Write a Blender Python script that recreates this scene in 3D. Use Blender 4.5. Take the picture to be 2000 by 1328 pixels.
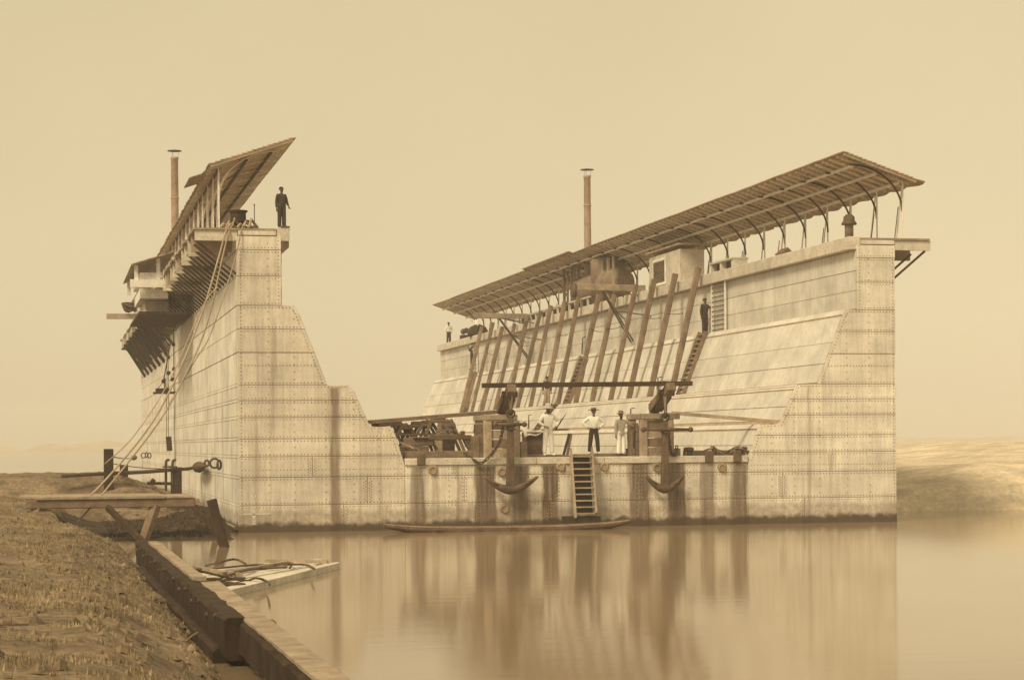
import bpy, bmesh, math, random
from mathutils import Vector as V, Matrix
random.seed(7)
for _o in list(bpy.data.objects):
    bpy.data.objects.remove(_o)
S = bpy.context.scene
COL = S.collection
R = math.radians

# ------------------------------------------------------------------ camera
# World frame: X runs along the near end of the dock, Y along its length, Z up, water at z = 0.
FPX, CX, CY, EYE, ROLL = 4000.0, 1000.0, 866.0, 3.105, R(0.45)
_c, _s = math.cos(ROLL), math.sin(ROLL)
def _rc(px, py):
    a, b = (px - CX) / FPX, -(py - CY) / FPX
    return V((0, 1, 0)) + a * V((_c, 0, -_s)) + b * V((_s, 0, _c))
_d = _rc(100, 873)
YAW = math.atan2(_d.x, _d.y)
_Yd = V((math.sin(YAW), math.cos(YAW), 0)); _Xd = V((math.cos(YAW), -math.sin(YAW), 0))
M3 = Matrix((_Xd, _Yd, V((0, 0, 1))))
_d = _rc(468, 1040); _t = -EYE / _d.z
CAM = M3 @ (V((0, 0, EYE)) - (V((0, 0, EYE)) + _t * _d)); CAM.z = EYE
cam = bpy.data.objects.new('camera', bpy.data.cameras.new('camera')); COL.objects.link(cam)
cam.matrix_world = Matrix.Translation(CAM) @ Matrix((M3 @ V((_c, 0, -_s)), M3 @ V((_s, 0, _c)), M3 @ V((0, -1, 0)))).transposed().to_4x4()
cam.data.lens = 72; cam.data.sensor_width = 36; cam.data.shift_y = 0.1012; cam.data.clip_end = 9000
S.camera = cam
# survey helpers: where the sight line of a measured point meets a known plane of the place
def _ray(px, py): return M3 @ _rc(px, py)
def onX(px, py, x): d = _ray(px, py); return CAM + d * ((x - CAM.x) / d.x)
def onY(px, py, y): d = _ray(px, py); return CAM + d * ((y - CAM.y) / d.y)
def onZ(px, py, z): d = _ray(px, py); return CAM + d * ((z - CAM.z) / d.z)

# ------------------------------------------------------------------ light
SUN_DIR = V((-0.60, -0.52, 0.85)).normalized()        # towards the sun
w = bpy.data.worlds.new('World'); S.world = w; w.use_nodes = True
nt = w.node_tree; nt.nodes.clear()
sky = nt.nodes.new('ShaderNodeTexSky'); sky.sky_type = 'NISHITA'; sky.sun_disc = False
sky.sun_elevation = math.asin(SUN_DIR.z); sky.sun_rotation = math.atan2(SUN_DIR.x, SUN_DIR.y)
sky.air_density = 1.0; sky.dust_density = 2.0; sky.ozone_density = 1.0
bw = nt.nodes.new('ShaderNodeRGBToBW')
pw = nt.nodes.new('ShaderNodeMath'); pw.operation = 'POWER'; pw.inputs[1].default_value = 0.2   # thin even overcast
tint = nt.nodes.new('ShaderNodeMixRGB'); tint.blend_type = 'MULTIPLY'; tint.inputs[0].default_value = 1
SEPIA = (1.0, 0.82, 0.50)
tint.inputs[2].default_value = (*[c * 5.7 for c in SEPIA], 1)
tcn = nt.nodes.new('ShaderNodeTexCoord'); skn = nt.nodes.new('ShaderNodeTexNoise'); skn.inputs['Scale'].default_value = 3.2; skn.inputs['Detail'].default_value = 6
nt.links.new(tcn.outputs['Generated'], skn.inputs['Vector'])
skr = nt.nodes.new('ShaderNodeMapRange'); skr.inputs[1].default_value = .3; skr.inputs[2].default_value = .7; skr.inputs[3].default_value = .94; skr.inputs[4].default_value = 1.06   # thin veil of cloud
nt.links.new(skn.outputs[0], skr.inputs[0])
mott = nt.nodes.new('ShaderNodeMath'); mott.operation = 'MULTIPLY'; nt.links.new(skr.outputs[0], mott.inputs[0])
bg = nt.nodes.new('ShaderNodeBackground'); bg.inputs[1].default_value = 0.1
wo = nt.nodes.new('ShaderNodeOutputWorld')
for a, b in ((sky.outputs[0], bw.inputs[0]), (bw.outputs[0], pw.inputs[0]), (pw.outputs[0], mott.inputs[1]), (mott.outputs[0], tint.inputs[1]), (tint.outputs[0], bg.inputs[0]), (bg.outputs[0], wo.inputs[0])):
    nt.links.new(a, b)
sl = bpy.data.lights.new('sun', 'SUN'); sl.energy = 3.0; sl.angle = R(16); sl.color = (1.0, 0.83, 0.545)
sun = bpy.data.objects.new('sun', sl); COL.objects.link(sun)
sun.rotation_euler = SUN_DIR.to_track_quat('Z', 'Y').to_euler()
S.view_settings.view_transform = 'Standard'; S.view_settings.look = 'None'
S.view_settings.exposure = 0.0; S.view_settings.gamma = 1; S.view_settings.use_curve_mapping = False
S.cycles.max_bounces = 6; S.cycles.volume_bounces = 2

# ------------------------------------------------------------------ helpers
def wloc(o):
    p = V((0, 0, 0))
    while o: p += o.location; o = o.parent
    return p
def tag(o, label=None, cat=None, group=None, kind=None):
    if label: o['label'] = label
    if cat: o['category'] = cat
    if group: o['group'] = group
    if kind: o['kind'] = kind
    return o
def thing(name, label, cat, loc=(0, 0, 0), group=None):
    o = bpy.data.objects.new(name, None); COL.objects.link(o); o.location = loc; o.empty_display_size = .3
    return tag(o, label, cat, group)
def link(name, me, parent=None, loc=None):
    o = bpy.data.objects.new(name, me); COL.objects.link(o)
    if parent: o.parent = parent
    if loc is not None: o.location = loc
    return o
def part_copy(o, off, parent=None):
    c = o.copy(); COL.objects.link(c); c.location = o.location + V(off)
    if parent: c.parent = parent
    return c
def copy_tree(o, parent=None):
    c = o.copy(); COL.objects.link(c)
    if parent: c.parent = parent
    for ch in list(o.children): copy_tree(ch, c)
    return c
class MB:
    def __init__(s): s.v = []; s.f = []
    def add(s, vs, fs):
        n = len(s.v); s.v += [tuple(v) for v in vs]; s.f += [tuple(i + n for i in f) for f in fs]; return s
    def box(s, x0, x1, y0, y1, z0, z1):
        return s.add([(x0,y0,z0),(x1,y0,z0),(x1,y1,z0),(x0,y1,z0),(x0,y0,z1),(x1,y0,z1),(x1,y1,z1),(x0,y1,z1)],
                     [(0,3,2,1),(4,5,6,7),(0,1,5,4),(1,2,6,5),(2,3,7,6),(3,0,4,7)])
    def beam(s, p, q, w, h, up=(0, 0, 1), w2=None, h2=None):
        p, q = V(p), V(q); d = (q - p).normalized(); up = V(up)
        if abs(d.dot(up)) > .98: up = V((0, 1, 0))
        sd = d.cross(up).normalized(); u = sd.cross(d).normalized(); w2 = w2 or w; h2 = h2 or h
        vs = []
        for c, a, b in ((p, w, h), (q, w2, h2)):
            vs += [c - sd*a/2 - u*b/2, c + sd*a/2 - u*b/2, c + sd*a/2 + u*b/2, c - sd*a/2 + u*b/2]
        return s.add(vs, [(3,2,1,0),(4,5,6,7),(0,1,5,4),(1,2,6,5),(2,3,7,6),(3,0,4,7)])
    def rbeam(s, p, q, w, h, n=14, j=.02, up=(0, 0, 1)):
        # squared timber with worn, uneven arrises
        p, q = V(p), V(q); d = (q-p).normalized(); up = V(up); sd = d.cross(up).normalized(); u = sd.cross(d).normalized(); vs = []
        c = .16*min(w, h); oct_ = [(-w/2+c, -h/2), (w/2-c, -h/2), (w/2, -h/2+c), (w/2, h/2-c), (w/2-c, h/2), (-w/2+c, h/2), (-w/2, h/2-c), (-w/2, -h/2+c)]
        for i in range(n+1):
            o = p.lerp(q, i/n)
            for a, b in oct_: vs.append(o + sd*(a+random.uniform(-j, j)) + u*(b+random.uniform(-j, j)))
        fs = [(i*8+k, i*8+(k+1) % 8, i*8+8+(k+1) % 8, i*8+8+k) for i in range(n) for k in range(8)]
        return s.add(vs, fs + [tuple(range(7, -1, -1)), tuple(range(n*8, n*8+8))])
    def tube(s, pts, r, n=6, r2=None):
        pts = [V(p) for p in pts]; k = len(pts); vs = []
        prev = None
        for i, p in enumerate(pts):
            d = (pts[min(i+1, k-1)] - pts[max(i-1, 0)]).normalized()
            if prev is None: a = d.orthogonal().normalized()
            else: a = (prev - d * prev.dot(d)).normalized()
            prev = a; b = d.cross(a)
            rr = r[i] if isinstance(r, (list, tuple)) else (r if r2 is None else r + (r2 - r) * i / (k - 1))
            vs += [p + (a * math.cos(2*math.pi*j/n) + b * math.sin(2*math.pi*j/n)) * rr for j in range(n)]
        fs = [(i*n+j, i*n+(j+1) % n, (i+1)*n+(j+1) % n, (i+1)*n+j) for i in range(k-1) for j in range(n)]
        fs += [tuple(range(n-1, -1, -1)), tuple(range((k-1)*n, k*n))]
        return s.add(vs, fs)
    def lathe(s, prof, c, n=16, m=None):
        vs = []; k = len(prof)
        for r, z in prof:
            for j in range(n):
                a = 2*math.pi*j/n; p = V((r*math.cos(a), r*math.sin(a), z))
                vs.append((m @ p if m else p) + V(c))
        fs = [(i*n+j, i*n+(j+1) % n, (i+1)*n+(j+1) % n, (i+1)*n+j) for i in range(k-1) for j in range(n)]
        fs += [tuple(range(n-1, -1, -1)), tuple(range((k-1)*n, k*n))]
        return s.add(vs, fs)
    def prism(s, poly, y0, y1):                      # poly of (x, z)
        n = len(poly)
        a = sum(poly[i][0]*poly[(i+1) % n][1] - poly[(i+1) % n][0]*poly[i][1] for i in range(n))
        if a < 0: poly = poly[::-1]
        vs = [(x, y0, z) for x, z in poly] + [(x, y1, z) for x, z in poly]
        return s.add(vs, [tuple(range(n)), tuple(range(2*n-1, n-1, -1))] + [(i, i+n, (i+1) % n+n, (i+1) % n) for i in range(n)])
    def ball(s, c, r, n=8):
        k = n // 2
        return s.lathe([(max(.001, r*math.sin(math.pi*i/k)), -r*math.cos(math.pi*i/k)) for i in range(k+1)], c, n)
    def build(s, name, m, parent=None, smooth=False, bevel=0, org=None):
        o0 = wloc(parent) if parent else (V(org) if org is not None else V((0, 0, 0)))
        me = bpy.data.meshes.new(name)
        me.from_pydata([tuple(V(v) - o0) for v in s.v], [], s.f); me.update()
        if m: me.materials.append(m)
        if smooth:
            me.polygons.foreach_set('use_smooth', [True] * len(me.polygons))
        o = link(name, me, parent)
        if not parent and org is not None: o.location = o0
        if bevel:
            b = o.modifiers.new('bevel', 'BEVEL'); b.width = bevel; b.segments = 1; b.limit_method = 'ANGLE'
        return o
def clip(poly, ax, lo, hi):
    for val, sg in ((lo, 1), (hi, -1)):
        if val is None: continue
        out = []
        for i in range(len(poly)):
            a, b = poly[i], poly[(i+1) % len(poly)]
            ia, ib = sg*(a[ax]-val) >= 0, sg*(b[ax]-val) >= 0
            if ia: out.append(a)
            if ia != ib:
                t = (val-a[ax])/(b[ax]-a[ax]); out.append((a[0]+(b[0]-a[0])*t, a[1]+(b[1]-a[1])*t))
        poly = out
        if len(poly) < 3: return []
    return poly
def spline(pts, n=8):
    pts = [V(p) for p in pts]; out = []
    for i in range(len(pts)-1):
        p0, p1, p2, p3 = pts[max(i-1, 0)], pts[i], pts[i+1], pts[min(i+2, len(pts)-1)]
        for j in range(n):
            t = j/n
            out.append(.5*((2*p1)+(p2-p0)*t+(2*p0-5*p1+4*p2-p3)*t*t+(3*p1-p0-3*p2+p3)*t**3))
    return out + [pts[-1]]
def sag(p, q, d, n=14):
    p, q = V(p), V(q)
    return [p.lerp(q, i/n) - V((0, 0, 4*d*(i/n)*(1-i/n))) for i in range(n+1)]

# ------------------------------------------------------------------ materials
def _nodes(name, rough, metal=0):
    m = bpy.data.materials.new(name); m.use_nodes = True; t = m.node_tree
    b = t.nodes['Principled BSDF']; b.inputs['Roughness'].default_value = rough; b.inputs['Metallic'].default_value = metal
    b.inputs['Specular IOR Level'].default_value = .25
    return m, t, b
def _noise(t, sc, scale=1.0, detail=5, rough=.6, coord=None):
    mp = t.nodes.new('ShaderNodeMapping'); mp.inputs['Scale'].default_value = sc
    if coord is None:
        g = t.nodes.new('ShaderNodeNewGeometry'); coord = g.outputs['Position']
    t.links.new(coord, mp.inputs['Vector'])
    n = t.nodes.new('ShaderNodeTexNoise'); n.inputs['Scale'].default_value = scale
    n.inputs['Detail'].default_value = detail; n.inputs['Roughness'].default_value = rough
    t.links.new(mp.outputs[0], n.inputs['Vector']); return n.outputs['Fac']
def _mr(t, x, a, b, c, d, smooth=False):
    r = t.nodes.new('ShaderNodeMapRange'); r.inputs[1].default_value = a; r.inputs[2].default_value = b
    r.inputs[3].default_value = c; r.inputs[4].default_value = d
    if smooth: r.interpolation_type = 'SMOOTHSTEP'
    t.links.new(x, r.inputs[0]); return r.outputs[0]
def _math(t, op, a, b=None):
    n = t.nodes.new('ShaderNodeMath'); n.operation = op
    for i, x in enumerate((a, b)):
        if x is None: continue
        if isinstance(x, (int, float)): n.inputs[i].default_value = x
        else: t.links.new(x, n.inputs[i])
    return n.outputs[0]
def _mix(t, fac, a, b, mode='MIX'):
    n = t.nodes.new('ShaderNodeMixRGB'); n.blend_type = mode
    for i, x in zip((0, 1, 2), (fac, a, b)):
        if isinstance(x, (int, float)): n.inputs[i].default_value = x
        elif isinstance(x, tuple): n.inputs[i].default_value = (*x, 1)
        else: t.links.new(x, n.inputs[i])
    return n.outputs[0]
def _gray(t, f, k=1):
    c = t.nodes.new('ShaderNodeCombineColor')
    for i in range(3): t.links.new(f, c.inputs[i])
    return c.outputs[0]
def mat(name, col, rough=.85, var=.3, sc=(2, 2, 2), fine=.2, fsc=14, ov=.12, bump=.25, metal=0, dark=None, spec=.25):
    m, t, b = _nodes(name, rough, metal); b.inputs['Specular IOR Level'].default_value = spec
    n1 = _noise(t, sc); n2 = _noise(t, (fsc, fsc, fsc))
    oi = t.nodes.new('ShaderNodeObjectInfo')
    k = _math(t, 'MULTIPLY', _mr(t, n1, .3, .7, 1-var, 1+var), _mr(t, n2, .3, .7, 1-fine, 1+fine))
    k = _math(t, 'MULTIPLY', k, _mr(t, oi.outputs['Random'], 0, 1, 1-ov, 1+ov))
    c = _mix(t, 1.0, tuple(col), _gray(t, k), 'MULTIPLY')
    if dark: c = _mix(t, _mr(t, _noise(t, tuple(s*.7 for s in sc)), .5, .68, 0, .8), c, tuple(dark))
    t.links.new(c, b.inputs['Base Color'])
    if bump:
        bp = t.nodes.new('ShaderNodeBump'); bp.inputs['Strength'].default_value = bump; bp.inputs['Distance'].default_value = .02
        t.links.new(n2, bp.inputs['Height']); t.links.new(bp.outputs[0], b.inputs['Normal'])
    return m
def plate_mat(name, base, stain=(.22, .155, .11), streak=.5, bands=None, thr=(.50, .70), ov=.07, bstain=(.2, .14, .10)):
    """Painted riveted iron: vertical rust runs, blotches, weed and slime at the waterline."""
    m, t, b = _nodes(name, .62)
    g = t.nodes.new('ShaderNodeNewGeometry'); P = g.outputs['Position']
    sx = t.nodes.new('ShaderNodeSeparateXYZ'); t.links.new(P, sx.inputs[0])
    st = _noise(t, (2.6, 2.6, .10), 1, 6, .62, P); st2 = _noise(t, (9, 9, .5), 1, 4, .6, P)
    bl = _noise(t, (.55, .55, .8), 1, 5, .6, P); fn = _noise(t, (16, 16, 16), 1, 3, .6, P)
    oi = t.nodes.new('ShaderNodeObjectInfo')
    k = _math(t, 'MULTIPLY', _mr(t, bl, .3, .7, .76, 1.14), _mr(t, fn, .3, .7, .92, 1.08))
    k = _math(t, 'MULTIPLY', k, _mr(t, oi.outputs['Random'], 0, 1, 1-ov, 1+ov))
    k = _math(t, 'MULTIPLY', k, _mr(t, st2, .35, .7, 1.06, .86))
    c = _mix(t, 1.0, tuple(base), _gray(t, k), 'MULTIPLY')
    c = _mix(t, _mr(t, st, thr[0], thr[1], 0, streak, True), c, tuple(stain))
    if bands:
        ramp = t.nodes.new('ShaderNodeValToRGB'); el = ramp.color_ramp.elements
        x0, x1 = 0.0, 25.1
        pts = []
        for a, bb, s in bands:
            e = .04
            pts += [(a-e, 0), (a+e, s), (bb-e, s), (bb+e, 0)]
        pts.sort(); el[0].position = 0; el[0].color = (0, 0, 0, 1); el[1].position = 1; el[1].color = (0, 0, 0, 1)
        for x, s in pts[:30]:
            e = el.new(min(.999, max(.001, x/x1))); e.color = (s, s, s, 1)
        wob = _math(t, 'ADD', sx.outputs[0], _mr(t, _noise(t, (3, 3, .8), 1, 4, .6, P), .3, .7, -.07, .07))
        t.links.new(_mr(t, wob, x0, x1, 0, 1), ramp.inputs[0])
        f = _math(t, 'MULTIPLY', ramp.outputs[0], _mr(t, st2, .3, .6, .78, 1.0))
        lim = 2.33 if name == 'pontoon_plate' else 5.2
        f = _math(t, 'MULTIPLY', f, _mr(t, sx.outputs[2], lim, lim-.06, 0, 1))
        c = _mix(t, f, c, tuple(bstain))
    # waterline: slime band with speckle, dark weed below
    nz = _noise(t, (1.6, 1.6, 1.1), 1, 6, .7, P); sp = _noise(t, (4.5, 4.5, 4.5), 1, 4, .7, P)
    zz = _math(t, 'ADD', sx.outputs[2], _mr(t, nz, .3, .7, .12, -.12))
    slime = _math(t, 'MULTIPLY', _mr(t, zz, .95, .60, 0, .6, True), _mr(t, sp, .35, .6, .55, 1.0))
    c = _mix(t, slime, c, (.19, .13, .085))
    c = _mix(t, _mr(t, zz, .40, .20, 0, .92, True), c, (.070, .045, .030))
    t.links.new(c, b.inputs['Base Color'])
    bp = t.nodes.new('ShaderNodeBump'); bp.inputs['Strength'].default_value = .22; bp.inputs['Distance'].default_value = .02
    t.links.new(_noise(t, (1.3, 1.3, 1.3), 1, 3, .5, P), bp.inputs['Height']); t.links.new(bp.outputs[0], b.inputs['Normal'])
    return m
_x = lambda px: onY(px, 950, 0).x
BANDS = [(804, 831, .8), (891, 899, .6), (928, 968, .97), (996, 1032, .92), (1058, 1090, 1), (1116, 1160, .7), (1178, 1210, .95),
         (1231, 1271, .95), (1303, 1337, 1), (1366, 1396, .65), (1427, 1459, .88)]
BANDS = [(_x(a), _x(b), s) for a, b, s in BANDS]
M_OUT = plate_mat('outer_plate', (.80, .76, .69), streak=.22, thr=(.55, .8))
M_IN = plate_mat('inner_plate', (.70, .67, .61), streak=.28, thr=(.52, .8))
M_END = plate_mat('end_plate', (.74, .685, .60), streak=.42, thr=(.48, .72), bands=[(3.28, 3.62, .85), (21.5, 21.62, .6), (22.4, 22.5, .25)])
M_END2 = plate_mat('overexposed_end_plate', (.82, .775, .69), streak=.2, thr=(.5, .75), bands=[(21.5, 21.62, .4), (22.4, 22.5, .2)])  # lighter copy of the end plate, overexposure of the right end painted in
M_PON = plate_mat('pontoon_plate', (.78, .72, .63), streak=.5, thr=(.5, .72), bands=BANDS[:7], bstain=(.13, .085, .057))
M_PON2 = plate_mat('pontoon_plate_b', (.78, .72, .63), streak=.5, thr=(.5, .72), bands=BANDS[7:], bstain=(.13, .085, .057))
M_SEAM = mat('rusty_seam', (.13, .085, .06), var=.3)
M_RIV = mat('rivet_iron', (.36, .27, .19), var=.4, bump=0)
M_WOOD = mat('weathered_wood', (.205, .145, .102), sc=(2, 2, 2), var=.35, ov=.22, bump=.4)
M_WOODL = mat('sawn_wood', (.38, .30, .225), sc=(2, 2, 2), var=.3, ov=.15, bump=.4)
M_WOODD = mat('tarred_wood', (.055, .034, .022), sc=(2, 2, 2), var=.4, ov=.2, bump=.5)
M_BOARD = mat('grey_board', (.58, .53, .46), var=.2, ov=.12, bump=.2)
M_WHITE = mat('white_paint', (.82, .79, .73), var=.12, ov=.06, bump=.1)
M_ROOF = mat('roof_shingle', (.44, .34, .26), var=.35, sc=(1.5, 1.5, 4), ov=.15, bump=.4)
M_RAFT = mat('rafter_wood', (.78, .69, .57), var=.2, ov=.12)
M_IRON = mat('dark_iron', (.085, .058, .043), rough=.6, var=.3)
M_RUST = mat('rusted_iron', (.13, .085, .058), rough=.75, var=.35, fine=.3)
M_ROPE = mat('hemp_rope', (.40, .32, .235), var=.2, fsc=40)
M_ROPED = mat('tarred_rope', (.11, .075, .052), var=.3, fsc=40)
M_PIPE = mat('funnel_iron', (.36, .27, .20), rough=.7, var=.25)
M_MUDSHADE = mat('shade_toned_mud', (.048, .031, .020), sc=(1.2, 1.2, 2), var=.5, fine=.5, fsc=6, bump=1.0, ov=0)  # bank mud with the shade below the landing painted into its colour
M_WEED = mat('dark_weed', (.085, .058, .035), var=.4, ov=0, bump=0)
M_BOIL = mat('boiler_iron', (.24, .18, .135), rough=.6, var=.35)
M_CLOTH = mat('white_cotton', (.92, .90, .86), var=.07, ov=.03, fine=.07, fsc=11, bump=.8)
M_DCLOTH = mat('dark_cloth', (.06, .043, .033), var=.25, ov=.1, fsc=11, bump=.8)
M_GCLOTH = mat('grey_linen', (.55, .50, .44), var=.15, ov=.05, fine=.15, fsc=11, bump=.8)
M_SKIN = mat('skin', (.30, .195, .14), rough=.6, var=.1, ov=.1, bump=0)
M_SKIND = mat('brown_skin', (.13, .080, .056), rough=.6, var=.1, ov=.1, bump=0)
M_FELT = mat('hat_felt', (.22, .16, .115), var=.1, ov=.1)
M_DARKHAT = mat('dark_hat', (.09, .062, .045), var=.1)
M_HAIR = mat('hair', (.03, .022, .016), var=.1)
M_GRASS = mat('grass_blades', (.30, .235, .145), var=.6, sc=(.8, .8, .8), ov=0, bump=0)
M_MUD = mat('bank_soil', (.23, .17, .11), var=.5, sc=(.9, .9, 1.5), fine=.45, fsc=7, bump=1.0, dark=(.085, .055, .034))
M_SAND = mat('pale_bank', (.58, .49, .37), sc=(.5, .5, 1), var=.3, fine=.2, fsc=5, bump=.4, dark=(.42, .35, .26))
M_FAR = mat('far_shore', (.40, .32, .22), var=.3, sc=(.05, .05, .2))
M_MARK = mat('mark_paint', (.80, .78, .72), var=.1, fine=.2)
# water
m, t, b = _nodes('river_water', .085); M_WATER = m
b.inputs['Specular IOR Level'].default_value = .5; b.inputs['IOR'].default_value = 1.33
t.links.new(_mix(t, _mr(t, _noise(t, (.12, .06, 1), 1, 3), .35, .65, 0, 1), (.26, .192, .12), (.32, .24, .152)), b.inputs['Base Color'])
bp = t.nodes.new('ShaderNodeBump'); bp.inputs['Strength'].default_value = .05; bp.inputs['Distance'].default_value = .05
t.links.new(_noise(t, (.5, 1.6, 1), 1, 4, .55), bp.inputs['Height']); t.links.new(bp.outputs[0], b.inputs['Normal'])
# ------------------------------------------------------------------ water, shores
MB().add([(-3000,-400,0),(3000,-400,0),(3000,5000,0),(-3000,5000,0)], [(0,1,2,3)]).build('water', M_WATER)['kind'] = 'structure'
def sm(a, b, x):
    t = max(0, min(1, (x-a)/(b-a))); return t*t*(3-2*t)
from mathutils import noise as mn
def nz(x, y, s=1.0): return mn.noise(V((x*s, y*s, 3.1)))
def ground_h(x, y):
    """Left bank: grass shoulder behind the quay timber, a muddy hollow under the landing, a soil mound beyond."""
    n = nz(x, y, .35)*.10 + nz(x, y, 1.3)*.08 + nz(x, y, 3.5)*.045
    near = sm(-26, -40, y)
    a = -.7 + .75*sm(-4.05, -4.45, x) + (.35+.15*near)*sm(-4.35, -5.0, x) + .55*sm(-4.7, -6.2, x) + .35*sm(-6, -11, x)
    hollow = sm(-14.5, -11, y)*sm(13.2, 11.5, y)*sm(-6.6, -5.2, x)
    mud = -1.2 + 1.6*sm(9.5, 12, y)
    back = .80*sm(.4, -.6, x) + .35*sm(13, 17, y)*sm(-.3, -2.2, x)*sm(40, 26, y) + .75*sm(-1.2, -4.4, x)*sm(13.0, 17, y)*sm(46, 22, y)
    h = a*(1-hollow) + mud*hollow
    k = sm(11, 13.2, y)
    h = h*(1-k) + (back if x < 1 else -.6)*k
    if y > 40: h = min(h, .8 - .012*(y-40))
    return h + n*(1 if h > .05 else .4)
def grid(xs, ys, f):
    b = MB(); nx, ny = len(xs), len(ys)
    b.v = [(x, y, f(x, y)) for y in ys for x in xs]
    b.f = [(j*nx+i, j*nx+i+1, (j+1)*nx+i+1, (j+1)*nx+i) for j in range(ny-1) for i in range(nx-1)]
    return b
xs = [-60, -40, -28, -20] + [-15 + .22*i for i in range(70)]
xs = [x for x in xs if x <= .1] + [-.02]
xs = sorted(set(round(x, 3) for x in xs))
ys = [-80 + .8*i for i in range(38)] + [-49.6 + .3*i for i in range(260)] + [30 + 3*i for i in range(18)]
g = grid(xs, ys, ground_h).build('riverbank', M_MUD, smooth=True); g['kind'] = 'structure'
# grass on the shoulder: blades as one mass
gb = MB(); rr = random.Random(3)
def blade(x, y, z, h, wd):
    global gb
    a = rr.uniform(0, 6.28); l = rr.uniform(.1, .5)*h
    dx, dy = math.cos(a)*wd, math.sin(a)*wd; ex, ey = rr.uniform(-l, l), rr.uniform(-l, l)
    n = len(gb.v); gb.v += [(x-dx, y-dy, z-.02), (x+dx, y+dy, z-.02), (x+ex, y+ey, z+h)]; gb.f.append((n, n+1, n+2))
cnt = 0
while cnt < 40000:
    x = -4.35 - abs(rr.gauss(0, 3.6)); y = rr.uniform(-62, 2) if rr.random() < .9 else rr.uniform(2, 12)
    z = ground_h(x, y)
    if z < .12 or (nz(x, y, .5)+.6*nz(x, y, 1.7) < .08 and rr.random() < .94) or (-14 < y < 13 and x > -5.3): continue
    blade(x, y, z, rr.uniform(.02, .085)*(1.5 if nz(x, y, .8) > .2 else .8), rr.uniform(.008, .02)); cnt += 1
tag(gb.build('grass', M_GRASS), 'short dry grass covering the left river bank', 'grass', kind='stuff')
# mud slope coloured dark for the shade in the hollow under the landing, with dark weeds
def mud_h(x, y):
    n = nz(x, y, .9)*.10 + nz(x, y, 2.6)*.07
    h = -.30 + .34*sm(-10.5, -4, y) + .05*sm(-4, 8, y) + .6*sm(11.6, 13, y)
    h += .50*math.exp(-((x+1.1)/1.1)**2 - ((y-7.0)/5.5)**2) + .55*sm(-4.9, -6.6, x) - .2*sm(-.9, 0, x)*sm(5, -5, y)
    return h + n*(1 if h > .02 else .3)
grid([-7.2+.2*i for i in range(36)]+[-.02], [-14.5+.25*i for i in range(109)], mud_h).build('mud_slope', M_MUDSHADE, smooth=True)['kind'] = 'structure'
wb, gb0 = MB(), gb
gb = wb
for k in range(9000):
    x, y = rr.uniform(-4.6, -.15), rr.uniform(-9, 11); z = mud_h(x, y)
    if z > .03 and nz(x, y, 1.1) > -.2: blade(x, y, z, rr.uniform(.04, .13), .025)
tag(wb.build('weeds', M_WEED), 'dark low weeds on the mud beside the dock wall', 'weeds', kind='stuff')
# lumps and clods of the bank
cb = MB()
for k in range(2600):
    y = rr.uniform(-56, 24); x = (-4.3 - abs(rr.gauss(0, 2.2))) if y < -12 else rr.uniform(-4.5, -.3)
    z = ground_h(x, y)
    if z < .03: continue
    r = rr.uniform(.02, .09)*(1.6 if rr.random() < .1 else 1); n = len(cb.v)
    cb.v += [(x+r*rr.uniform(.6, 1.3), y, z), (x-r*rr.uniform(.6, 1.3), y+r*.5, z), (x, y-r*rr.uniform(.6, 1.3), z), (x, y+r, z), (x+rr.uniform(-.3, .3)*r, y, z+r*.9)]
    cb.f += [(n, n+3, n+4), (n+3, n+1, n+4), (n+1, n+2, n+4), (n+2, n, n+4)]
tag(cb.build('rubble', M_MUD), 'loose clods and stones scattered on the muddy bank', 'rubble', kind='stuff')
# far shores
def shore(name, x0, x1, y, top, seed):
    b = MB(); r2 = random.Random(seed); n = 160
    for i in range(n+1):
        x = x0+(x1-x0)*i/n; h = top*(.55+.35*mn.noise(V((x*.012, seed, 0)))+.25*mn.noise(V((x*.06, seed, 1))))
        b.v += [(x, y-30, -.5), (x, y, max(1, h*.35)), (x, y+6, max(1.5, h)), (x, y+90, max(1, h*.9))]
    b.f = [(i*4+k, i*4+4+k, i*4+5+k, i*4+1+k) for i in range(n) for k in range(3)]
    b.build(name, M_FAR)['kind'] = 'structure'
shore('far_shore', -420, 900, 1250, 9, 5)
def rb(x, y):
    e = 27.5 + .07*(y-8) + nz(x, y, .12)*.8
    return -.9 + 1.8*sm(e-.4, e+1.2, x)*sm(9.2, 11.5, y) + 1.0*sm(e+1, e+7, x)*sm(9.5, 16, y) + 1.0*sm(e+8, e+22, x)*sm(9, 20, y) + nz(x, y, .4)*.18
g = grid([24+.7*i for i in range(40)]+[55, 64, 80, 110, 170, 260], [9+1.2*i for i in range(50)]+[75, 90, 120, 170, 240, 330], rb).build('right_riverbank', M_SAND, smooth=True)
g['kind'] = 'structure'

sb_ = MB()
for k in range(70):                                      # twigs and driftwood along the bank edge
    y = rr.uniform(-52, 8); x = -4.5-abs(rr.gauss(0, 1.2)) if y < -12 else rr.uniform(-4.4, -.5)
    z = max(ground_h(x, y), mud_h(x, y) if y > -14 else -1)
    if z < .05: continue
    a = rr.uniform(0, 3.14); l = rr.uniform(.15, .6); d = V((math.cos(a)*l, math.sin(a)*l, rr.uniform(-.03, .08)))
    sb_.tube([V((x, y, z+.02)), V((x, y, z+.04))+d*.5, V((x, y, z+.03))+d], rr.uniform(.008, .022), 4)
tag(sb_.build('driftwood', M_WOOD), 'twigs and driftwood scattered over the left bank', 'driftwood', kind='stuff')

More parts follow.
